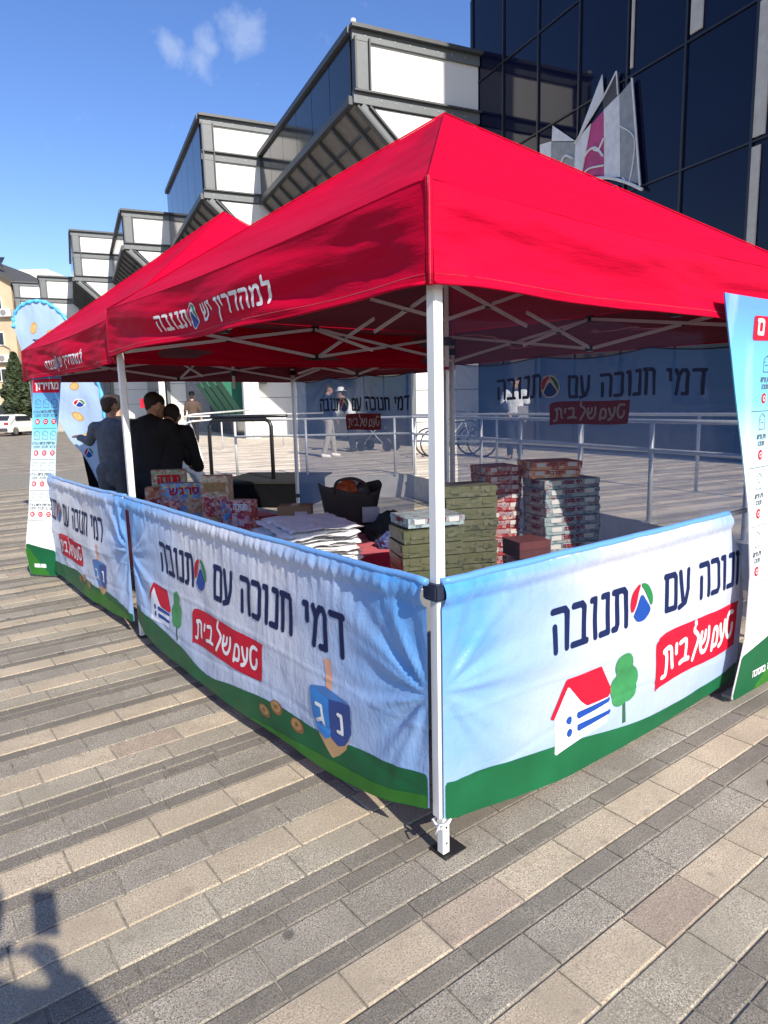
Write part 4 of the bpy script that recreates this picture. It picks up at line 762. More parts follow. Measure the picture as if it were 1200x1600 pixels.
# ------------------------------------------------------------------ posters on stands
def poster(label, base, d, n_, width, outline, height, cols, rows_z, titlez, mark, flip, lean=0, bow=.04, hillm=True, shear=None):
    root = thing('poster_stand', label, 'poster', (base[0], base[1], 0), 0, 'tall price posters beside the tents'); d = Vector(d).normalized(); n_ = Vector(n_).normalized()
    def surf(u, z, off=0): w = bow*math.sin(math.pi*z/height)+lean*z+.012*math.sin(z*3+u*2); u = u+(shear(z) if shear else 0); return Vector((d.x*u+n_.x*(w+off), d.y*u+n_.y*(w+off), z))
    k = NT('poster_print'); uv = k.n('UVMap').outputs[0]; sx = k.n('SeparateXYZ'); k.put(uv, sx.inputs[0]); z = k.math('DIVIDE', sx.outputs[1], height)
    ray_ = k.noise(uv, 1.8, 2, .4, (3, .6, 1)); col = k.ramp(z, [(.3, (.84, .84, .82)), (.56, (.72, .84, .88)), (.76, (.16, .60, .86)), (.98, (.10, .26, .72))])
    col = k.mix(k.math('MULTIPLY', k.math('SUBTRACT', ray_, .5, clamp=True), k.math('MULTIPLY', z, 2.2)), col, (.8, .9, .95)); k.set(Base_Color=col, Roughness=.38)
    # sheet from outline (left edge fn, right edge fn)
    lf, rf_ = outline; vs = []; uvs = []; nu, nv = 10, 60
    for j in range(nv+1):
        z_ = .03+(height-.03)*j/nv
        for i in range(nu+1): u = lf(z_)+(rf_(z_)-lf(z_))*i/nu; vs.append(surf(u, z_)); uvs.append((u, z_))
    nq = len(vs); vs += [v-n_*.006 for v in vs]
    fs = [(j*(nu+1)+i, j*(nu+1)+i+1, (j+1)*(nu+1)+i+1, (j+1)*(nu+1)+i) for j in range(nv) for i in range(nu)]; fs += [tuple(a+nq for a in f[::-1]) for f in fs]
    for j in range(nv): fs += [(j*(nu+1), (j+1)*(nu+1), (j+1)*(nu+1)+nq, j*(nu+1)+nq), (j*(nu+1)+nu, j*(nu+1)+nu+nq, (j+1)*(nu+1)+nu+nq, (j+1)*(nu+1)+nu)]
    for i in range(nu): fs += [(nv*(nu+1)+i, nv*(nu+1)+i+1, nv*(nu+1)+i+1+nq, nv*(nu+1)+i+nq), (i, i+nq, i+1+nq, i+1)]
    o = MB().add(vs, fs).build('sheet', k.m, root, smooth=False, fixn=True); uvl = o.data.uv_layers.new(name='UVMap'); uu = uvs+uvs
    for l in o.data.loops: uvl.data[l.index].uv = uu[l.vertex_index]
    TXT = mat('grey_print', (.09, .10, .12), .6); W = width
    def inside(P): zc = P[:, 1]; L_ = np.array([lf(a) for a in zc]); R_ = np.array([rf_(a) for a in zc]); return np.maximum(L_+.004-P[:, 0], P[:, 0]-R_+.004)
    def pr(nm, poly, m, off, h=.012):
        xs = [p[0] for p in poly]; zs = [p[1] for p in poly]; print_on(nm, lambda P: np.maximum(poly_sdf(P, poly), inside(P)), (min(xs), max(xs), min(zs), max(zs)), h, surf, off, m, o)
    def tx(s, x0, x1, z0, z1, r, m, off=.002, h=.004):
        st, _, _ = text_strokes(s, x0, x1, z0, z1); print_on('lettering', lambda P: np.maximum(seg_sdf(P, st, r), inside(P)), (x0-.01, x1+.01, z0-.35*(z1-z0), z1+.45*(z1-z0)), h, surf, off, m, o)
    pr('printed_hill', [(-.1, .02), (W+.1, .02), (W+.1, .36 if not flip else .25), (W*.5, .30), (-.1, .22 if not flip else .36)], HG1, .002, .02)
    pr('printed_hill', [(W*.25, .02) if not flip else (W*.75, .02), (W*.5, .12), (W*.9, .34) if not flip else (W*.1, .3), (W+.1, .36) if not flip else (-.1, .3), (W+.1, .02) if not flip else (-.1, .02)][:5], HG2, .003, .02)
    tx('תנובה בחנוכה', W*.25, W*.62, .10, .13, .0045, WHT, .0045)
    for t in titlez: pr('title_band', t, RED, .002)
    for (s, a, b, z0, z1, r) in mark: tx(s, a, b, z0, z1, r, WHT, .004)
    for zr in rows_z:
        pr('divider_line', [(.04, zr-.002), (W-.04, zr-.002), (W-.04, zr+.002), (.04, zr+.002)], TXT, .002, .004)
        for ci, cx in enumerate(cols):
            a, b = cx-.045, cx+.045
            ic = [[(a+.015, zr+.19), (b-.015, zr+.19), (b-.015, zr+.25), (cx, zr+.268), (a+.015, zr+.25), (a+.015, zr+.19)], [(cx-.015, zr+.222), (cx+.015, zr+.222)], [(a+.02, zr+.235), (cx-.01, zr+.24)]]
            print_on('icon', lambda P: np.maximum(seg_sdf(P, ic, .0022), inside(P)), (a-.01, b+.01, zr+.18, zr+.28), .004, surf, .002, TXT, o)
            wds = (('תיק צביעה', 'חנוכה'), ('משחק', 'סביבון'), ('צעצוע', 'מתנה'))[(ci+int(zr*10)) % 3]
            tx(wds[0], a-.004, b+.004, zr+.142, zr+.163, .0024, TXT); tx(wds[1], a+.01, b-.01, zr+.108, zr+.128, .0024, TXT)
            rd = circle(cx, zr+.062, .026, .026, 16); pr('price_dot', rd, RED, .002, .005); tx(('0', '27', '20')[(ci+int(zr*10)) % 3], cx-.011, cx+.011, zr+.05, zr+.074, .0026, WHT, .0035, .003)
    fr = MB().tube([surf(.25*W, .05, -.04), surf(.25*W, height*.5, -.03), surf(.5*W, height-.02, -.02)], .007, 8).build('support_pole', BLKP, root, smooth=True)
    MB().bar(d*.05-n_*.05+Vector((0, 0, .012)), d*(W-.05)-n_*.05+Vector((0, 0, .012)), .05, .02).build('base_bar', STEELF, root)
    return root
lfR = lambda z: np.interp(z, [.05, .33, .67, 1.0, 1.33, 1.75, 2.03], [.0, .085, .10, .06, -.04, -.19, -.30])
poster('tall blue and white price poster at the right edge, beside the sunlit banner', (1.953, -.125), (1, 0, 0), (0, -1, 0), .8, (lfR, lambda z: .95-lfR(z)*.8), 2.03, (.17, .40, .64), (.62, .92, 1.22, 1.50), [[(.0, 1.835), (.95, 1.86), (.95, 1.965), (-.0, 1.95)]], [('חנוכה שמח ם', .04, .8, 1.87, 1.93, .009)], False, lean=.0, bow=.0)
lfL = lambda z: np.interp(z, [0, .26, .64, 1.25, 1.9], [.02, .0, .045, .035, .02]); rfL = lambda z: np.interp(z, [0, .3, .64, 1.25, 1.9], [.355, .35, .335, .30, .335])
poster('narrow tall price poster hanging at the far left corner of the further tent', (-.233, 5.58), (.6, -.8, 0), (-.8, -.6, 0), .35, (lfL, rfL), 1.9, (.09, .18, .27), (.56, .85, 1.14, 1.43), [[(-.02, 1.76), (.4, 1.75), (.4, 1.88), (-.02, 1.88)]], [('מחירון', .06, .31, 1.79, 1.84, .008)], True, lean=.0, bow=.02, shear=lambda z: float(np.interp(z, [0, .26, .64, 1.25, 1.9], [0, 0, .05, .155, .25])))

# ------------------------------------------------------------------ tables and goods
RCL = fabric_mat('red_tablecloth', (.55, .02, .05), .03, .7)
def table(label, c, sx, sy, h=.745, m=RCL, cat='table'):
    t = thing('folding_table', label, cat, (c[0], c[1], 0)); ft = mat('grey_laminate', (.5, .5, .48), .6)
    box('tabletop', (0, 0, h-.03), (sx, sy, .045), ft, t, bevel=.006)
    for a in (-1, 1):
        for b in (-1, 1): MB().tube([(a*(sx/2-.1), b*(sy/2-.12), 0), (a*(sx/2-.1), b*(sy/2-.12), h-.05)], .015).build('leg', STEELF, t, smooth=True)
    cl = MB(); n = 60; P_ = []
    for i in range(n):
        a = i/n*4; s_ = int(a); f = a-s_; cs = [(-1, -1), (1, -1), (1, 1), (-1, 1)]; p, q = cs[s_], cs[(s_+1) % 4]; P_.append(((p[0]+(q[0]-p[0])*f)*(sx/2+.012), (p[1]+(q[1]-p[1])*f)*(sy/2+.012)))
    vs = [(x, y, h) for x, y in P_]
    for j in range(1, 6):
        for i, (x, y) in enumerate(P_): k_ = 1+(.012*j*math.sin(i*1.9+j*.3)+.012*j)*.5; vs.append((x*k_, y*k_, h-.1*j))
    fs = [tuple(range(n))]+[(j*n+i, j*n+(i+1) % n, (j+1)*n+(i+1) % n, (j+1)*n+i) for j in range(5) for i in range(n)]
    o = cl.add(vs, fs).build('tablecloth', m, None, smooth=False, loc=(c[0], c[1], .003)); return t, o
t_, c_ = table('folding table under a red cloth just inside the left banner of the nearer tent', (.83, 2.13), .84, 1.56); prop(c_, 'red cloth on the table that carries the white folded sheets', 'tablecloth')
t_, c_ = table('folding table in the further tent carrying the upright toy boxes', (.72, 3.85), .72, 1.7); prop(c_, 'red cloth on the table that carries the upright toy boxes', 'tablecloth')
ORD = ['topmost', 'second from the top', 'third from the top', 'fourth from the top', 'fifth from the top', 'sixth from the top', 'seventh from the top', 'eighth from the top', 'ninth from the top', 'tenth from the top', 'eleventh from the top', 'twelfth from the top', 'thirteenth from the top', 'fourteenth from the top', 'fifteenth from the top', 'sixteenth from the top', 'seventeenth from the top', 'eighteenth from the top', 'nineteenth from the top', 'twentieth from the top']
WSH = mat('white_folded_cloth', (.86, .85, .85), .55, var=.05, bump=.3, bscale=30, trans=.05)
def folded(seed):
    rg = random.Random(seed); n, m_ = 34, 24; sx, sy = .42, .60; vs = []; t = .011
    for side in (1, -1):
        for j in range(m_+1):
            for i in range(n+1):
                x, y = (i/n-.5), (j/m_-.5); e = min(.5-abs(x), .5-abs(y)); rnd = min(1, e*22+.02)**.5
                vs.append((x*sx*(1+.05*nz3(y*4, seed, 0)), y*sy*(1+.04*nz3(x*4, seed, 2)), side*t/2*rnd+.006*nz3(x*5+seed, y*4, 1)+.005*nz3(x*13, y*10, seed)+.020*(max(0, abs(x)-.36)+max(0, abs(y)-.36))*6*nz3(y*5+x*3, seed*2.3, 5)))
    N = (n+1)*(m_+1); f = [(j*(n+1)+i, j*(n+1)+i+1, (j+1)*(n+1)+i+1, (j+1)*(n+1)+i) for j in range(m_) for i in range(n)]; f += [tuple(a+N for a in q[::-1]) for q in f]
    return MB().add(vs, f)
fm = [folded(i).build('folded_sheet', WSH, None, smooth=True, fixn=False) for i in range(4)]
NS_ = 12
for i in range(NS_):
    o = fm[i] if i < 4 else link_copy(fm[i % 4]); o.location = (.53+random.uniform(-.022, .022), 1.64+random.uniform(-.025, .025), .758+i*.0150); o.rotation_euler = (random.uniform(-.015, .015), random.uniform(-.015, .015), random.uniform(-.09, .09)+(math.pi if i % 2 else 0)-.25)
    prop(o, 'white folded fabric sheet on the red table, %s of its pile' % ORD[NS_-1-i], 'sheet', 'pile of white folded sheets')
# printed cartons
def carton_mat(name, base, inks, scale=30, stripe=(.5, .5, .5)):
    k = NT(name); v = k.obj(); oi = k.n('ObjectInfo').outputs['Random']; mp = k.n('Mapping'); k.put(v, mp.inputs[0]); cb = k.n('CombineXYZ'); k.put(k.math('MULTIPLY', oi, 9), cb.inputs[0]); k.t.links.new(cb.outputs[0], mp.inputs['Location']); v = mp.outputs[0]
    c = tuple(base)
    vo = k.n('TexVoronoi', distance='CHEBYCHEV'); vo.inputs['Scale'].default_value = scale; k.put(v, vo.inputs['Vector'])
    w = k.n('SeparateColor'); k.put(vo.outputs['Color'], w.inputs[0])
    c = k.mix(k.ramp(w.outputs[0], [(.50, (0, 0, 0)), (.52, (1, 1, 1))]), c, inks[0]); c = k.mix(k.ramp(w.outputs[1], [(.72, (0, 0, 0)), (.74, (1, 1, 1))]), c, inks[1]); c = k.mix(k.ramp(w.outputs[2], [(.82, (0, 0, 0)), (.84, (1, 1, 1))]), c, inks[2])
    c = k.mix(k.ramp(k.noise(v, scale*1.6, 3, .7), [(.52, (0, 0, 0)), (.6, (.6, .6, .6))]), c, base)
    k.set(Base_Color=c, Roughness=.4); return k.m
CM_RED = carton_mat('red_game_print', (.36, .05, .05), [(.42, .22, .2), (.22, .02, .03), (.5, .4, .36)], 38); CM_WHT = carton_mat('pale_game_print', (.30, .37, .38), [(.24, .31, .33), (.12, .15, .2), (.26, .16, .16)], 40); CM_GRN = carton_mat('olive_game_print', (.105, .105, .055), [(.09, .095, .045), (.125, .12, .075), (.05, .055, .03)], 34)
CM_PNK = carton_mat('pink_game_print', (.55, .3, .33), [(.62, .5, .5), (.35, .06, .1), (.2, .2, .4)], 24); CM_ORG = carton_mat('orange_game_print', (.5, .15, .07), [(.6, .3, .16), (.3, .05, .03), (.62, .5, .4)], 20)
LIDL = mat('carton_edge', (.55, .53, .5), .6)
def carton(name, size, m, labelm, word=None, wcol=INK):
    """lidded flat box: tray, lid, printed end label; built once per kind"""
    sx, sy, sz = size; root = thing(name, '', 'box')
    MB().box((0, 0, sz*.36), (sx-.006, sy-.006, sz*.72)).build('tray', m, root, bevel=.001); MB().box((0, 0, sz*.72), (sx, sy, sz*.52)).build('lid', m, root, bevel=.0015)
    for s_ in (-1, 1):
        MB().box((s_*(sx/2+.0012), -sy*.3, sz*.62), (.002, sy*.22, sz*.5)).build('label_patch', labelm, root); MB().box((sx*.3*s_, -(sy/2+.0012), sz*.62), (sx*.18, .002, sz*.5)).build('label_patch', labelm, root)
    if word:
        st, _, _ = text_strokes(word, -sx*.16, sx*.16, sz*.5, sz*.82); q = MB(); vs, fs = march(lambda P: seg_sdf(P, st, sz*.055), -sx*.2, sx*.2, sz*.4, sz*.98, .004); q.add([(u, -(sy/2+.0022), z) for u, z in vs], fs).build('lettering', wcol, root, fixn=False)
        st2, _, _ = text_strokes(word, -sy*.1, sy*.3, sz*.5, sz*.82); q = MB(); vs, fs = march(lambda P: seg_sdf(P, st2, sz*.055), -sy*.15, sy*.35, sz*.4, sz*.98, .004); q.add([(-(sx/2+.0022), -u, z) for u, z in vs], fs).build('lettering', wcol, root, fixn=False)
    return root
def stack(proto, first, loc, n, dz, rz, what, where, grp, jit=.008, offs=None):
    for i in range(n):
        j = n-1-i; x_, y_ = (random.uniform(-jit, jit), random.uniform(-jit, jit))
        if offs and i in offs: x_ += offs[i][0]; y_ += offs[i][1]
        o = proto if first and i == 0 else copy_tree(proto)
        o.location = (loc[0]+x_, loc[1]+y_, loc[2]+i*dz); o.rotation_euler = (0, 0, rz+random.uniform(-.03, .03))
        o['label'] = '%s, %s in %s' % (what, ORD[j].replace(' from the top', ' from top'), where); o['category'] = 'box'; o['group'] = grp
CW = carton('game_box', (.40, .27, .055), CM_WHT, LIDL, 'דמי חנוכה', RED2); stack(CW, True, (2.09, 1.06, 0), 19, .0575, -.35, 'pale blue flat box', 'the tall pale stack', 'pale game boxes in a stack')
CR = carton('game_box', (.25, .25, .055), CM_RED, LIDL, 'חנוכה', WHT2); stack(CR, True, (1.86, 1.42, 0), 20, .0585, -.35, 'red flat game box', 'the tall red stack', 'red game boxes in a tall stack')
CO = carton('game_box', (.34, .25, .05), CM_ORG, LIDL, 'חנוכה', RED2); stack(CO, True, (2.05, 1.14, 1.096), 2, .052, -.5, 'orange flat box', 'the pair on the pale stack', 'orange game boxes on top')
CG = carton('game_box', (.30, .24, .06), CM_GRN, CM_GRN); stack(CG, True, (1.24, 1.09, 0), 18, .0625, -.45, 'olive flat box', 'the tall olive stack at back', 'olive game boxes in the tall stack')
stack(CG, False, (.67, .79, .745), 4, .0625, -.4, 'olive flat box', 'olive stack left of near leg', 'olive game boxes in the short stack')
stack(CW, False, (.70, .82, 1.0), 1, .058, -.3, 'white flat box', 'the pile over the short olive stack', 'pale game boxes in a stack')
CP = carton('game_box', (.22, .22, .055), CM_PNK, INK); stack(CP, True, (1.50, .84, 0), 12, .0585, -.3, 'pink square box', 'the pink stack beside the red', 'pink game boxes in a stack')
stack(CP, False, (1.20, .62, 0), 9, .0585, -.6, 'pink square box', 'the lowest stack behind the banner', 'pink game boxes in a stack')
CK = mat('kraft_card', (.36, .23, .12), .8, var=.1); db = thing('game_box', 'dark brown flat box lying on the pink stack', 'box', (1.49, .85, .712), -.3); box('tray', (0, 0, .03), (.20, .18, .06), mat('dark_red_card', (.09, .03, .03), .5), db, bevel=.002); box('lid', (0, 0, .07), (.204, .184, .045), mat('dark_red_card2', (.12, .035, .035), .5), db, bevel=.002)
st_ = thing('support_crate', 'plain grey crate under the short olive stack', 'crate', (.67, .79, 0), -.4); box('body', (0, 0, .36), (.29, .23, .72), mat('grey_crate', (.2, .2, .2), .7), st_, bevel=.006); box('rim', (0, 0, .73), (.31, .25, .025), mat('grey_crate2', (.15, .15, .15), .7), st_, bevel=.004)
for o in list(COL.objects):
    if o.get('label', '').startswith('white flat box'): o.scale = (.74, .85, .85)
# upright toy boxes
def toy(label, loc, size, rz, m, panels, word=None, wm=RED, side=None):
    t = thing('toy_box', label, 'box', loc, rz); sx, sy, sz = size; box('carton', (0, 0, sz/2), size, m, t, bevel=.003)
    for i, (a, b, c, d, mm) in enumerate(panels): MB().box(((a+b)/2*sx, -(sy/2+.0015), (c+d)/2*sz), ((b-a)*sx, .003, (d-c)*sz)).build('picture_panel', mm, t)
    if word:
        st, _, _ = text_strokes(word, -sx*.3, sx*.34, sz*.68, sz*.86); vs, fs = march(lambda P: seg_sdf(P, st, sz*.025), -sx*.4, sx*.45, sz*.55, sz*.99, .004); MB().add([(u, -(sy/2+.004), z) for u, z in vs], fs).build('lettering', wm, t, fixn=False)
    MB().box((-(sx/2+.0015), 0, sz*.5), (.003, sy*.7, sz*.8)).build('side_label', side or WHT, t); return t
PB = carton_mat('blue_toy_print', (.12, .28, .6), [(.2, .42, .7), (.5, .2, .1), (.6, .5, .2)], 46); PC = carton_mat('cream_toy_print', (.52, .40, .26), [(.5, .2, .12), (.6, .5, .4), (.25, .3, .12)], 46); PR_ = carton_mat('red_toy_print', (.5, .1, .1), [(.62, .5, .48), (.3, .03, .05), (.62, .3, .25)], 46); PM = carton_mat('mixed_toy_print', (.35, .33, .22), [(.4, .1, .08), (.2, .3, .12), (.5, .48, .4)], 46)
FA = -ANG  # facing the camera roughly
toy('large blue toy box with red lettering standing on the further table', (.555, 3.48, .748), (.34, .10, .26), -.62, PB, [(-.45, -.1, .08, .5, PR_), (.05, .45, .1, .55, PC)], 'סרגש', RED)
toy('small orange pink box standing left of the large blue toy box', (.455, 3.82, .748), (.17, .11, .21), -.5, CM_ORG, [(-.4, .4, .1, .6, PR_)], None)
toy('patterned game box standing behind the large blue toy box', (.575, 3.84, .748), (.27, .09, .34), -.62, PM, [(-.45, .45, .1, .5, PR_)], 'חנוכה')
toy('tall cream toy box with red pictures, green at its side', (.64, 3.07, .748), (.21, .12, .34), -.75, PC, [(-.42, -.02, .1, .55, PR_), (.04, .42, .1, .55, PR_), (-.4, .4, .66, .86, COINL)], None, side=mat('lime_print', (.35, .4, .15), .5))
toy('red and white toy box standing right of the tall cream one', (.63, 2.63, .748), (.17, .09, .20), -1.05, PR_, [(-.4, .4, .1, .5, CM_PNK)], 'חנוכה', WHT)
toy('slim white toy box between the cream and the red toy boxes', (.62, 2.82, .748), (.12, .06, .17), -.9, CM_PNK, [(-.4, .4, .2, .7, PB)], None)
kb = thing('kraft_carton', 'brown kraft cardboard carton standing on the red table before the black block', 'box', (1.0, 2.56, .748), -.7); box('body', (0, 0, .065), (.24, .13, .13), CK, kb, bevel=.003); MB().box((0, 0, .131), (.05, .132, .002)).build('tape', mat('brown_tape', (.45, .3, .15), .3), kb); MB().box((.05, -.0665, .06), (.09, .002, .06)).build('label_patch', WHT, kb)
# dark bag on the table
def bag():
    t = thing('shopping_bag', 'open dark brown fabric bag full of goods, white label on its side', 'bag', (1.09, 2.0, .748), -.62); vs = []; n = 40; lv = [(0, .15, .10), (.08, .165, .115), (.18, .18, .13), (.27, .20, .14), (.30, .205, .145)]
    for z, a, b in lv:
        for i in range(n):
            t_ = 2*math.pi*i/n; c, s_ = math.cos(t_), math.sin(t_); q = (abs(c)**4+abs(s_)**4)**-.25; vs.append((c*q*a*(1+.03*math.sin(t_*5+z*30)), s_*q*b*(1+.04*math.sin(t_*7)), z+(.03*math.sin(t_*2+.8) if z > .25 else 0)))
    fs = [(j*n+i, j*n+(i+1) % n, (j+1)*n+(i+1) % n, (j+1)*n+i) for j in range(len(lv)-1) for i in range(n)]+[tuple(range(n))[::-1]]
    BR = mat('dark_brown_fabric', (.028, .018, .016), .75, var=.25, bump=.3); o = MB().add(vs, fs).build('body', BR, t, smooth=True)
    so_ = o.modifiers.new('thickness', 'SOLIDIFY'); so_.thickness = .008
    MB().box((.13, -.137, .13), (.11, .004, .10)).build('label_patch', mat('grey_label', (.35, .33, .36), .6), t); MB().tube(smooth_line3([(-.1, -.13, .27), (-.08, -.16, .35), (.02, -.165, .37), (.1, -.16, .33), (.12, -.13, .26)]), .009, 8).build('handle', BR, t, smooth=True)
    for i, (x, y, z, r, m) in enumerate(((-.03, .0, .26, .085, mat('orange_wrap', (.35, .07, .02), .4, var=.5, scale=25)), (.08, .03, .25, .07, mat('black_wrap', (.03, .03, .035), .4)), (-.11, .04, .24, .06, mat('black_wrap', (.03, .03, .035), .4)), (.03, .06, .29, .05, mat('grey_wrap', (.3, .3, .3), .3)))):
        bm = bmesh.new(); bmesh.ops.create_icosphere(bm, subdivisions=3, radius=r)
        for v in bm.verts: v.co *= 1+.25*noise.noise(v.co*22+Vector((i, 0, 0)))
        me = bpy.data.meshes.new('bundle'); bm.to_mesh(me); bm.free(); me.materials.append(m); me.polygons.foreach_set('use_smooth', [True]*len(me.polygons)); q = bpy.data.objects.new('wrapped_bundle', me); COL.objects.link(q); q.location = Matrix.Rotation(-.62, 3, 'Z') @ Vector((x, y, z))+Vector((1.09, 2.0, .748)); prop(q, ['orange red wrapped bundle in the brown bag', 'black wrapped bundle at the right inside the brown bag', 'black wrapped bundle at the left inside the brown bag', 'small grey wrapped bundle on top in the brown bag'][i], 'bundle')
def smooth_line3(pts, n=5):
    out = []; P = [pts[0]]+list(pts)+[pts[-1]]
    for i in range(1, len(P)-2):
        for k in range(n): t = k/n; a, b, c, d = P[i-1], P[i], P[i+1], P[i+2]; out.append(tuple(.5*((2*b[q])+(-a[q]+c[q])*t+(2*a[q]-5*b[q]+4*c[q]-d[q])*t*t+(-a[q]+3*b[q]-3*c[q]+d[q])*t**3) for q in (0, 1, 2)))
    return out+[tuple(pts[-1])]
bag()
def heap(name, label, cat, c, size, m, seed, parent=None):
    bm = bmesh.new(); bmesh.ops.create_icosphere(bm, subdivisions=5, radius=1)
    for v in bm.verts:
        f = 1+.30*noise.noise(v.co*1.7+Vector((seed, 0, 0)))+.13*noise.noise(v.co*5+Vector((seed, 3, 0)))+.05*abs(noise.noise(v.co*13)); v.co = Vector((v.co.x*size[0]*f, v.co.y*size[1]*f, max(-.0, v.co.z)*size[2]*f))
    me = bpy.data.meshes.new(name); bm.to_mesh(me); bm.free(); me.materials.append(m); me.polygons.foreach_set('use_smooth', [True]*len(me.polygons)); o = bpy.data.objects.new(name, me); COL.objects.link(o); o.location = c; prop(o, label, cat)
heap('crumpled_jacket', 'crumpled dark green black jacket on the table right of the bag', 'jacket', (1.09, 1.60, .75), (.13, .13, .16), mat('black_green_cloth', (.012, .025, .022), .8), 3); heap('plastic_bag', 'bluish plastic bag lying below the crumpled jacket', 'bag', (.98, 1.44, .75), (.10, .08, .08), mat('blue_plastic', (.07, .09, .22), .35), 6)
# litter
lt = MB().add([(0, 0, .004), (.07, -.01, .012), (.075, .02, .005), (.02, .03, .016)], [(0, 1, 2, 3)]).build('paper_scrap', [mat('pink_scrap', (.75, .45, .42), .6)], None, loc=(1.32, -.62, .002), rot=(0, 0, .9)); so_ = lt.modifiers.new('thickness', 'SOLIDIFY'); so_.thickness = .002; prop(lt, 'small pinkish paper scrap on the pavers before the sunlit banner', 'litter')
pg = thing('grey_pigeon_object', 'small grey metal bracket lying on the paving beside the left poster', 'bracket', (-1.0, 7.3, 0), .4); MB().bar((-.16, 0, .015), (.02, 0, .22), .03).build('arm', STEELF, pg); MB().bar((-.14, 0, .02), (.3, .05, .02), .04).build('foot', STEELF, pg); MB().bar((-.3, .02, .2), (-.12, 0, .03), .03).build('arm', STEELF, pg); pg.name = 'metal_bracket'

# ------------------------------------------------------------------ feather flag
def flag():
    root = thing('feather_flag', 'pale blue feather flag with gold coins held upright beyond the further tent', 'flag', (.30, 7.94, 0)); b0 = Vector((.30, 7.94, 0)); hdir = Vector((RT.x, RT.y, 0)).normalized(); nn = Vector((-FW.x, -FW.y, 0)).normalized(); D = 8.3
    def W2(px, py): d = FW+RT*((px-600)/1049.04)-UP*((py-800)/1049.04); p = CAM+d*D; r = p-b0; return (r.dot(hdir), p.z)
    # outline measured once, in metres: u along the flag's own plane, z height
    out = [W2(*q) for q in ((21, 512), (23, 494), (34, 480), (52, 473), (72, 473), (90, 482), (104, 497), (116, 520), (133, 560), (150, 605), (155, 650), (158, 690), (162, 720), (166, 760), (164, 790), (150, 790), (132, 750), (116, 715), (96, 690), (80, 660), (62, 625), (44, 585), (30, 548))]
    sm_ = smooth_line(out+[out[0]], 5); xs = [p[0] for p in sm_]; zs = [p[1] for p in sm_]
    def surf(u, z, off=0): w = .03*math.sin(z*2.3+u*3)+nz3(u*5, z*3, 2)*.025; return Vector((hdir.x*u+nn.x*(w+off), hdir.y*u+nn.y*(w+off), z))
    fl = NT('flag_cloth'); v = fl.obj(); c = fl.mix(fl.noise(v, 1.6, 3), (.36, .56, .86), (.58, .72, .93)); fl.set(Base_Color=c, Roughness=.5); fl.bump(fl.noise(v, 14, 4, .6, (1, 1, .4)), .5, .02)
    tl = fl.n('BsdfTranslucent'); fl.put(c, tl.inputs[0]); ms = fl.n('MixShader'); ms.inputs[0].default_value = .35; fl.t.links.new(fl.b.outputs[0], ms.inputs[1]); fl.t.links.new(tl.outputs[0], ms.inputs[2]); fl.t.links.new(ms.outputs[0], fl.out.inputs[0])
    bd = (min(xs)-.03, max(xs)+.03, min(zs)-.03, max(zs)+.03)
    c_ = print_on('cloth', lambda P: poly_sdf(P, sm_), bd, .03, surf, 0, fl.m, root)
    edge = [surf(u, z+.004*math.sin(i*2.4), .012*math.sin(i*1.9)) for i, (u, z) in enumerate(sm_[:75])]; MB().tube(edge, [.022+.008*math.sin(i*2.2) for i in range(len(edge))], 8).build('gathered_border', mat('cyan_border', (.10, .48, .85), .5, bump=.5), root, smooth=True)
    cpx = lambda px, py, a, b: (*W2(px, py), a, b)
    for px, py, a, b, t in ((54, 513, .042, .075, -.4), (80, 521, .055, .04, -.3), (110, 603, .062, .05, .1), (110, 651, .085, .05, -.5), (120, 682, .05, .03, 0)):
        cx, cz = W2(px, py); ca, sa = math.cos(t), math.sin(t); el = [(cx+x*ca-y*sa, cz+x*sa+y*ca) for x, y in circle(0, 0, a, b)]; e2 = [(cx+(x-cx)*.75, cz+(y-cz)*.75) for x, y in el]
        print_on('printed_coin', lambda P: np.maximum(poly_sdf(P, el), poly_sdf(P, sm_)), (cx-.12, cx+.12, cz-.12, cz+.12), .01, surf, .003, mat('flag_coin', (.50, .28, .09), .5), c_); print_on('printed_coin_face', lambda P: poly_sdf(P, e2), (cx-.12, cx+.12, cz-.12, cz+.12), .01, surf, .004, mat('flag_coin_face', (.62, .40, .15), .5, var=.25, scale=30), c_)
    cx, cz = W2(115, 630); el = circle(cx, cz, .085, .055); print_on('logo_disc', lambda P: poly_sdf(P, el), (cx-.12, cx+.12, cz-.1, cz+.1), .008, surf, .003, WHT, c_); roundel(cx, cz, .07, .045, surf, .0035, c_, .007, white=False)
    cx, cz = W2(124, 710); roundel(cx, cz, .05, .06, surf, .0035, c_, .007, white=False)
    a0 = W2(50, 535); a1 = W2(92, 535); st, _, _ = text_strokes('דמי חנ', a0[0], a1[0], a0[1]-.05, a0[1]+.03); print_on('lettering', lambda P: np.maximum(seg_sdf(P, st, .009), poly_sdf(P, sm_)), (a0[0]-.03, a1[0]+.03, a0[1]-.1, a0[1]+.07), .006, surf, .003, INK, c_)
    q0 = W2(118, 700); MB().tube([surf(*W2(166, 780), -.02), surf(*W2(158, 690), -.02), surf(*W2(140, 580), -.02), surf(*W2(104, 497), -.02)], .012, 8).build('pole', BLKP, root, smooth=True)
    bk = [W2(*q) for q in ((110, 692), (118, 712), (132, 748), (150, 790), (122, 790), (118, 750), (113, 715))]; print_on('black_sleeve', lambda P: poly_sdf(P, bk), (min(p[0] for p in bk), max(p[0] for p in bk), min(p[1] for p in bk), max(p[1] for p in bk)), .012, surf, -.02, BLK, root)
flag()

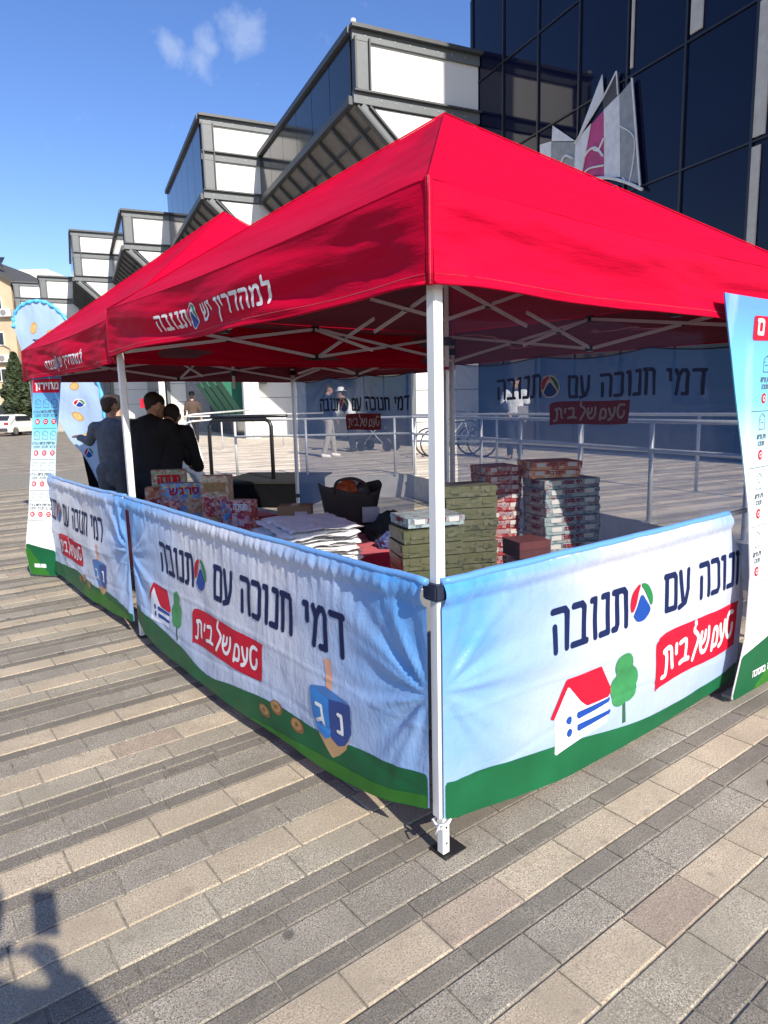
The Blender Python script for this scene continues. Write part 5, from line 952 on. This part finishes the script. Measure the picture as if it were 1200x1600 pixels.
# ------------------------------------------------------------------ people
def remesh(parts, name, m, parent, voxel=.012, seedw=0, smooth_it=2):
    """parts: list of (p1,r1,p2,r2[,sx,sy]) capsules fused into one surface"""
    bm = bmesh.new()
    for q in parts:
        a, ra, b, rb = Vector(q[0]), q[1], Vector(q[2]), q[3]; d = b-a; L = max(1e-5, d.length); ax = d/L if L > 1e-4 else Vector((0, 0, 1)); fl_ = q[4] if len(q) > 4 else None
        ref = Vector((0, 1, 0)) if abs(ax.y) < .9 else Vector((1, 0, 0)); x = ax.cross(ref).normalized(); y = ax.cross(x).normalized()
        if fl_: x = Vector(fl_[0]).normalized(); x = (x-ax*x.dot(ax)).normalized(); y = ax.cross(x); kx, ky = fl_[1], fl_[2]
        else: kx = ky = 1
        prof = [(-math.cos(t)*ra, math.sin(t)*ra, 0) for t in [math.pi/2*i/4 for i in range(5)]]; prof = [(h, r, 0) for h, r, _ in prof]+[(L+math.sin(t)*rb, math.cos(t)*rb, 1) for t in [math.pi/2*i/4 for i in range(5)]]
        n = 18; rings = []
        for h, r, _ in prof: rings.append([bm.verts.new(a+ax*h+(x*math.cos(2*math.pi*k/n)*kx+y*math.sin(2*math.pi*k/n)*ky)*max(r, 1e-4)) for k in range(n)])
        for r0, r1 in zip(rings[:-1], rings[1:]):
            for k in range(n): bm.faces.new((r0[k], r0[(k+1) % n], r1[(k+1) % n], r1[k]))
        bm.faces.new(rings[0][::-1]); bm.faces.new(rings[-1])
    bmesh.ops.recalc_face_normals(bm, faces=bm.faces); me = bpy.data.meshes.new(name); bm.to_mesh(me); bm.free()
    o = bpy.data.objects.new(name, me); COL.objects.link(o); r = o.modifiers.new('r', 'REMESH'); r.mode = 'VOXEL'; r.voxel_size = voxel; s_ = o.modifiers.new('s', 'SMOOTH'); s_.iterations = smooth_it; s_.factor = .6
    dg = bpy.context.evaluated_depsgraph_get(); me2 = bpy.data.meshes.new_from_object(o.evaluated_get(dg)); o.modifiers.clear(); o.data = me2; me2.name = name
    if seedw:
        for v in me2.vertices: p = v.co; v.co = p+v.normal*(noise.noise(Vector((p.x*9, p.y*9, p.z*5+seedw)))*.010+noise.noise(Vector((p.x*22, p.y*22, p.z*16+seedw)))*.005)
    me2.materials.clear(); me2.materials.append(m); me2.polygons.foreach_set('use_smooth', [True]*len(me2.polygons)); o.parent = parent; return o
SKIN = mat('skin', (.50, .29, .20), .55, var=.08, scale=8); HAIRB = mat('dark_hair', (.025, .018, .013), .7, var=.3, scale=60, bump=.5, bscale=120); HAIRM = mat('brown_hair', (.06, .04, .026), .7, var=.3, scale=60, bump=.5, bscale=120)
SHOE = mat('dark_shoe', (.03, .03, .032), .5)
def person(label, loc, rz, top, legs, hair, H=1.75, lean=0, turn=0, nod=.1, arms=None, step=.0, vox=.014, hairlen=0, short=False, cap=None, stoop=0, width=1.0, shoe=SHOE, vest=None, bare=False, group=None):
    """local axes: +y is where the person faces, +x the person's right. arms: ((elbow),(hand)) right, left in local metres for H=1.75"""
    root = thing('person', label, 'person', loc, rz, group); k = H/1.75; root.scale = (k, k, k)
    hip = Vector((0, 0, .92)); ch = hip+Vector((0, math.sin(lean)*.40, math.cos(lean)*.40)); sh_ = hip+Vector((0, math.sin(lean)*.50, math.cos(lean)*.50)); nk = sh_+Vector((0, math.sin(lean+stoop)*.10, math.cos(lean+stoop)*.09)); hd = nk+Vector((math.sin(turn)*.0, math.sin(lean*.6+stoop+nod)*.13, math.cos(lean*.6+stoop+nod)*.13))
    W = .185*width; rsh = sh_+Vector((W, 0, -.03)); lsh = sh_+Vector((-W, 0, -.03))
    arms = arms or (((.26, .02, 1.15), (.28, .12, .92)), ((-.26, .02, 1.15), (-.28, .12, .92)))
    fwd = Vector((math.sin(turn), math.cos(turn), -nod*1.1)).normalized()
    hx = ((1, 0, 0), 1.0, .62)
    feet_ = (Vector((.10, -step, .05)), Vector((-.10, step, .05))); body = []; wear = []; tr = []
    fl = lambda kx, ky: ((1, 0, 0), kx, ky)
    # head, neck
    body += [(nk-Vector((0, 0, .05)), .055, nk+(hd-nk)*.4, .052), (hd-fwd*.02+Vector((0, 0, .025)), .092, hd+Vector((0, 0, .02))+fwd*.012, .088, fl(.86, 1)), (hd+fwd*.03-Vector((0, 0, .06)), .058, hd+fwd*.045-Vector((0, 0, .075)), .04), (hd+fwd*.09+Vector((0, 0, .005)), .012, hd+fwd*.112-Vector((0, 0, .02)), .016), (hd+fwd*.088-Vector((0, 0, .052)), .014, hd+fwd*.092-Vector((0, 0, .058)), .012)]
    sd = Vector((math.cos(turn), -math.sin(turn), 0))
    for s_ in (-1, 1): body.append((hd+sd*.078*s_-Vector((0, 0, .015)), .018, hd+sd*.084*s_+Vector((0, 0, .02)), .02, ((1, 0, 0), .45, 1)))
    body += [(hip, .13, ch, .14, fl(1.05, .68)), (ch, .14, sh_-Vector((0, 0, .04)), .12, fl(1.15, .66)), (rsh, .06, lsh, .06)]
    wear += [(hip+Vector((0, 0, -.10)), .158, hip+Vector((0, 0, .12)), .15, fl(1.08*width, .72)), (hip+Vector((0, 0, .1)), .15, ch, .165, fl(1.1*width, .72)), (ch, .165, sh_-Vector((0, 0, .03)), .125, fl(1.22*width, .72)), (rsh, .075, lsh, .075), (sh_, .085, nk-Vector((0, 0, .03)), .06)]
    for s_, shp, (el, ha) in ((1, rsh, arms[0]), (-1, lsh, arms[1])):
        el, ha = Vector(el), Vector(ha); dr = (ha-el).normalized(); body += [(shp, .052, el, .04), (el, .04, ha, .027)]
        se = ha-dr*.03 if not short else el-(el-shp)*.15
        wear += [(shp, .078, el if not short else se, .058)]
        if not short: wear += [(el, .058, se, .042)]
        if vest: pass
        pal = ha+dr*.075; up_ = Vector((0, 0, 1)); sidev = dr.cross(up_).normalized() if abs(dr.z) < .9 else Vector((1, 0, 0)); nrmv = sidev.cross(dr).normalized()
        body.append((ha+dr*.015, .026, pal, .034, ((sidev.x, sidev.y, sidev.z), 1.15, .5)))
        for f in range(4):
            b0 = pal+sidev*(-.028+.019*f)+dr*.008; L_ = (.062, .07, .066, .052)[f]; mid = b0+dr*L_*.55-nrmv*.008; tip = b0+dr*L_*.8-nrmv*.03; body += [(b0-dr*.02, .0095, mid, .009), (mid, .009, tip, .0078)]
        tb = ha+dr*.03+sidev*.03*s_; body += [(tb, .012, tb+dr*.035+sidev*.022*s_-nrmv*.01, .0105)]
    for s_, ft in ((1, feet_[0]), (-1, feet_[1])):
        hp_ = hip+Vector((s_*.095, 0, -.05)); kn = Vector((s_*.10, ft.y*.5+.03, .50)); an = Vector((s_*.105, ft.y, .09)); body += [(hp_, .085, kn, .055), (kn, .055, an, .036), (an, .036, an+Vector((0, .14, -.05)), .03)]
        tr += [(hp_, .115, kn, .078), (kn, .078, an+Vector((0, 0, .04)), .062)]
        MBs = [(an+Vector((0, -.04, -.03)), .05, an+Vector((0, .13, -.055)), .038), (an, .045, an+Vector((0, 0, .03)), .045)]; remesh(MBs, 'shoe', shoe, root, .015)
    tr.append((hip+Vector((.06, 0, -.03)), .12, hip+Vector((-.06, 0, -.03)), .12, None) if False else (hip+Vector((.05, 0, -.02)), .125, hip+Vector((-.05, 0, -.02)), .125))
    remesh(body, 'body', SKIN, root, vox if vox > .01 else .009)
    remesh(wear, 'top', top, root, vox, seedw=3+loc[0]); 
    remesh(tr, 'trousers', legs, root, vox, seedw=7+loc[1])
    hr = [(hd-fwd*.025+Vector((0, 0, .042)), .096, hd+fwd*.012+Vector((0, 0, .05)), .088, fl(.9, 1)), (hd-fwd*.05-Vector((0, 0, .02)), .07, hd-fwd*.03+Vector((0, 0, .03)), .09, fl(.9, 1))]
    if hairlen: hr += [(hd-fwd*.06, .08, hd-fwd*.09-Vector((0, 0, hairlen)), .05)]
    remesh(hr, 'hair', hair, root, .011)
    for s_ in (-1, 1):
        e = hd+fwd*.083+sd*.032*s_+Vector((0, 0, .012)); MB().tube([e, e+fwd*.006], .009, 8).build('eye', mat('eye_dark', (.03, .02, .015), .3), root)
    MB().tube([hd+fwd*.098-Vector((0, 0, .052))-sd*.022, hd+fwd*.103-Vector((0, 0, .054)), hd+fwd*.098-Vector((0, 0, .052))+sd*.022], .0045, 6).build('mouth', mat('lip', (.35, .12, .1), .5), root)
    if cap:
        MB().tube([hd+Vector((0, 0, .07)), hd+Vector((0, 0, .09)), hd+Vector((0, 0, .17)), hd+Vector((0, 0, .185))], [.10, .098, .085, .05], 20).build('hat', cap, root, smooth=True); MB().tube([hd+Vector((0, 0, .075)), hd+Vector((0, 0, .082))], .16, 24).build('brim', cap, root)
    return root
fa = math.atan2(FW.y, FW.x)-math.pi/2   # rotation that turns a figure's back to the camera
NAVYK = mat('blue_grey_knit', (.115, .13, .165), .9, var=.15, scale=20, bump=.5, bscale=200); BLKC = mat('black_cotton', (.008, .008, .010), .85, var=.3, bump=.2); GRYT = mat('grey_trousers', (.085, .095, .115), .85); BLT = mat('black_trousers', (.012, .014, .02), .85)
person('man seen from behind in a blue grey sweater reaching left to the flag', (1.0, 6.78, 0), fa, NAVYK, GRYT, HAIRM, 1.74, lean=.04, turn=.35, nod=.15, arms=(((.26, .10, 1.18), (.22, .28, 1.05)), ((-.30, .08, 1.22), (-.50, .26, 1.27))), vox=.011)
person('man in black with arm raised, mostly hidden behind the man in the blue grey sweater', (1.28, 7.42, 0), fa, BLKC, BLT, HAIRB, 1.76, lean=.03, arms=(((.25, .1, 1.15), (.2, .3, 1.1)), ((-.24, .06, 1.62), (-.26, .1, 1.78))), width=1.02)
person('dark haired man in black bending forward just right of the tent leg', (.84, 5.12, 0), fa-.25, BLKC, BLT, HAIRB, 1.78, lean=.16, turn=.5, nod=.5, stoop=.25, width=1.12, arms=(((.30, .2, 1.1), (.22, .42, 1.0)), ((-.30, .2, 1.1), (-.2, .42, 1.0))))
person('stooping man in a black jacket nearest the upright toy boxes', (.97, 5.04, 0), fa-.1, BLKC, BLT, HAIRB, 1.72, lean=.26, turn=-.25, nod=.6, stoop=.45, width=1.16, arms=(((.27, .25, 1.0), (.16, .46, .98)), ((-.32, .25, 1.05), (-.2, .48, 1.0))))
WSHIRT = mat('white_shirt', (.9, .9, .9), .7); NAVS = mat('navy_sleeve', (.02, .03, .08), .8)
w_ = person('woman in white short-sleeved shirt over navy sleeves looking down at papers on the terrace', (9.34, 7.67, TZ), fa+math.pi-.3, NAVS, mat('navy_trousers', (.02, .025, .05), .85), HAIRB, 1.70, turn=.2, nod=.5, arms=(((.24, .05, 1.14), (.12, .22, 1.0)), ((-.24, .02, 1.14), (-.22, .12, .93))), hairlen=.12)
remesh([((0, 0, 1.0), .165, (0, 0, 1.3), .18, ((1, 0, 0), 1.12, .76)), ((.19, 0, 1.385), .088, (-.19, 0, 1.385), .088), ((.19, 0, 1.385), .085, (.23, .02, 1.22), .08), ((-.19, 0, 1.385), .085, (-.23, .02, 1.22), .08)], 'shirt', WSHIRT, w_, .014, seedw=2)
pp_ = MB().box((0, 0, 0), (.21, .3, .004)).build('paper_sheet', WHT, None, loc=(9.2, 7.35, 1.36), rot=(.9, 0, fa+math.pi-.3)); prop(pp_, 'white sheets of paper held by the woman in the white shirt', 'paper')
person('pedestrian in navy with pale trousers walking on the terrace, seen through the left wall', (7.35, 11.6, TZ), fa-1.2, NAVS, mat('pale_trousers', (.45, .42, .38), .8), HAIRB, 1.68, step=.16, nod=.2, shoe=WSHIRT)
person('pedestrian in white shirt bending over a stroller, seen through the left wall', (8.75, 12.6, TZ), fa+1.3, WSHIRT, mat('navy_trousers', (.02, .025, .05), .85), HAIRB, 1.66, lean=.4, nod=.3, arms=(((.2, .35, 1.1), (.15, .55, .95)), ((-.2, .35, 1.1), (-.15, .55, .95))), cap=WSHIRT)
person('far figure in brown jacket and black hat near the green awning', (8.2, 21.5, TZ), fa+.3, mat('brown_jacket', (.08, .05, .035), .8), BLT, HAIRB, 1.74, cap=BLK)
def stroller(loc, rz, label):
    t = thing('stroller', label, 'stroller', loc, rz); FRM = STEELF
    for x in (-.24, .24):
        MB().tube([(x, -.35, .12), (x, .1, .55), (x, .45, 1.0)], .014, 8).build('frame_tube', FRM, t, smooth=True); MB().tube([(x, .38, .12), (x, -.1, .6)], .014, 8).build('frame_tube', FRM, t, smooth=True)
        for y in (-.38, .38): MB().tube([(x-.015, y, .13), (x+.015, y, .13)], .13, 18).build('wheel', mat('tyre', (.02, .02, .02), .8), t)
    MB().prism([(-.3, .4), (.2, .35), (.32, .95), (.1, 1.05), (-.25, .9), (-.1, .6)], -.2, .2, 'yz').build('seat', BLK, t, bevel=.02); MB().tube([(-.24, .45, 1.0), (.24, .45, 1.0)], .016, 8).build('handle', FRM, t, smooth=True)
stroller((9.35, 12.3, TZ), fa+1.1, 'black baby stroller in front of the bending pedestrian')
def bicycle(loc, rz, label, col):
    t = thing('bicycle', label, 'bicycle', loc, rz, 'parked bicycles'); fr = mat('frame_'+col[0], col[1], .4); A, B, C_, D_, E2 = (-.5, 0, .33), (.52, 0, .33), (-.06, 0, .3), (-.16, 0, .78), (.38, 0, .80)
    for c in (A, B):
        pts = [(c[0]+.31*math.cos(a), 0, c[2]+.31*math.sin(a)) for a in [2*math.pi*i/24 for i in range(25)]]; w = MB().tube(pts, .02, 6, caps=False).build('wheel', mat('tyre', (.02, .02, .02), .8), t, smooth=True)
        sp = MB()
        for i in range(10): a = 2*math.pi*i/10; sp.bar(c, (c[0]+.3*math.cos(a), 0, c[2]+.3*math.sin(a)), .005)
        sp.build('spokes', STEELF, w)
    for a, b in ((A, C_), (C_, D_), (A, D_), (D_, E2), (C_, E2), (E2, B)): MB().tube([a, b], .017, 8).build('frame_tube', fr, t, smooth=True)
    MB().tube([E2, (.36, 0, .98)], .014).build('stem', STEELF, t); MB().tube([(.3, -.28, 1.0), (.36, 0, .98), (.3, .28, 1.0)], .013).build('handlebar', BLKP, t, smooth=True); MB().box((-.2, 0, .86), (.26, .13, .05)).build('saddle', BLKP, t, bevel=.02); MB().tube([D_, (-.2, 0, .85)], .014).build('seat_post', STEELF, t)
bicycle((8.9, 8.9, TZ), -.7, 'dark bicycle parked on the terrace left of the woman in white', ('dark', (.03, .05, .1))); bicycle((9.3, 9.6, TZ), -.4, 'pale bicycle parked behind the dark one on the terrace', ('pale', (.4, .4, .42)))

# the photographer, standing behind the lens; only the shadow reaches the picture
bk = Vector((FW.x, FW.y, 0)).normalized(); pr_ = person('photographer in dark clothes holding up a phone behind the viewpoint', (CAM.x-bk.x*.27-RT.x*.10, CAM.y-bk.y*.27-RT.y*.10, 0), fa, BLKC, BLT, HAIRB, 1.78, nod=.1, width=1.2, arms=(((.44, .0, 1.20), (.20, .10, 1.42)), ((-.36, .0, 1.20), (-.04, .11, 1.43))), vox=.02)
ph = MB().box((0, 0, 0), (.078, .009, .155)).build('phone', BLKP, None, loc=CAM-Vector((FW.x, FW.y, 0))*.03+Vector((0, 0, -.035)), rot=(0, 0, fa), bevel=.002); prop(ph, 'black phone held up by the photographer', 'phone')
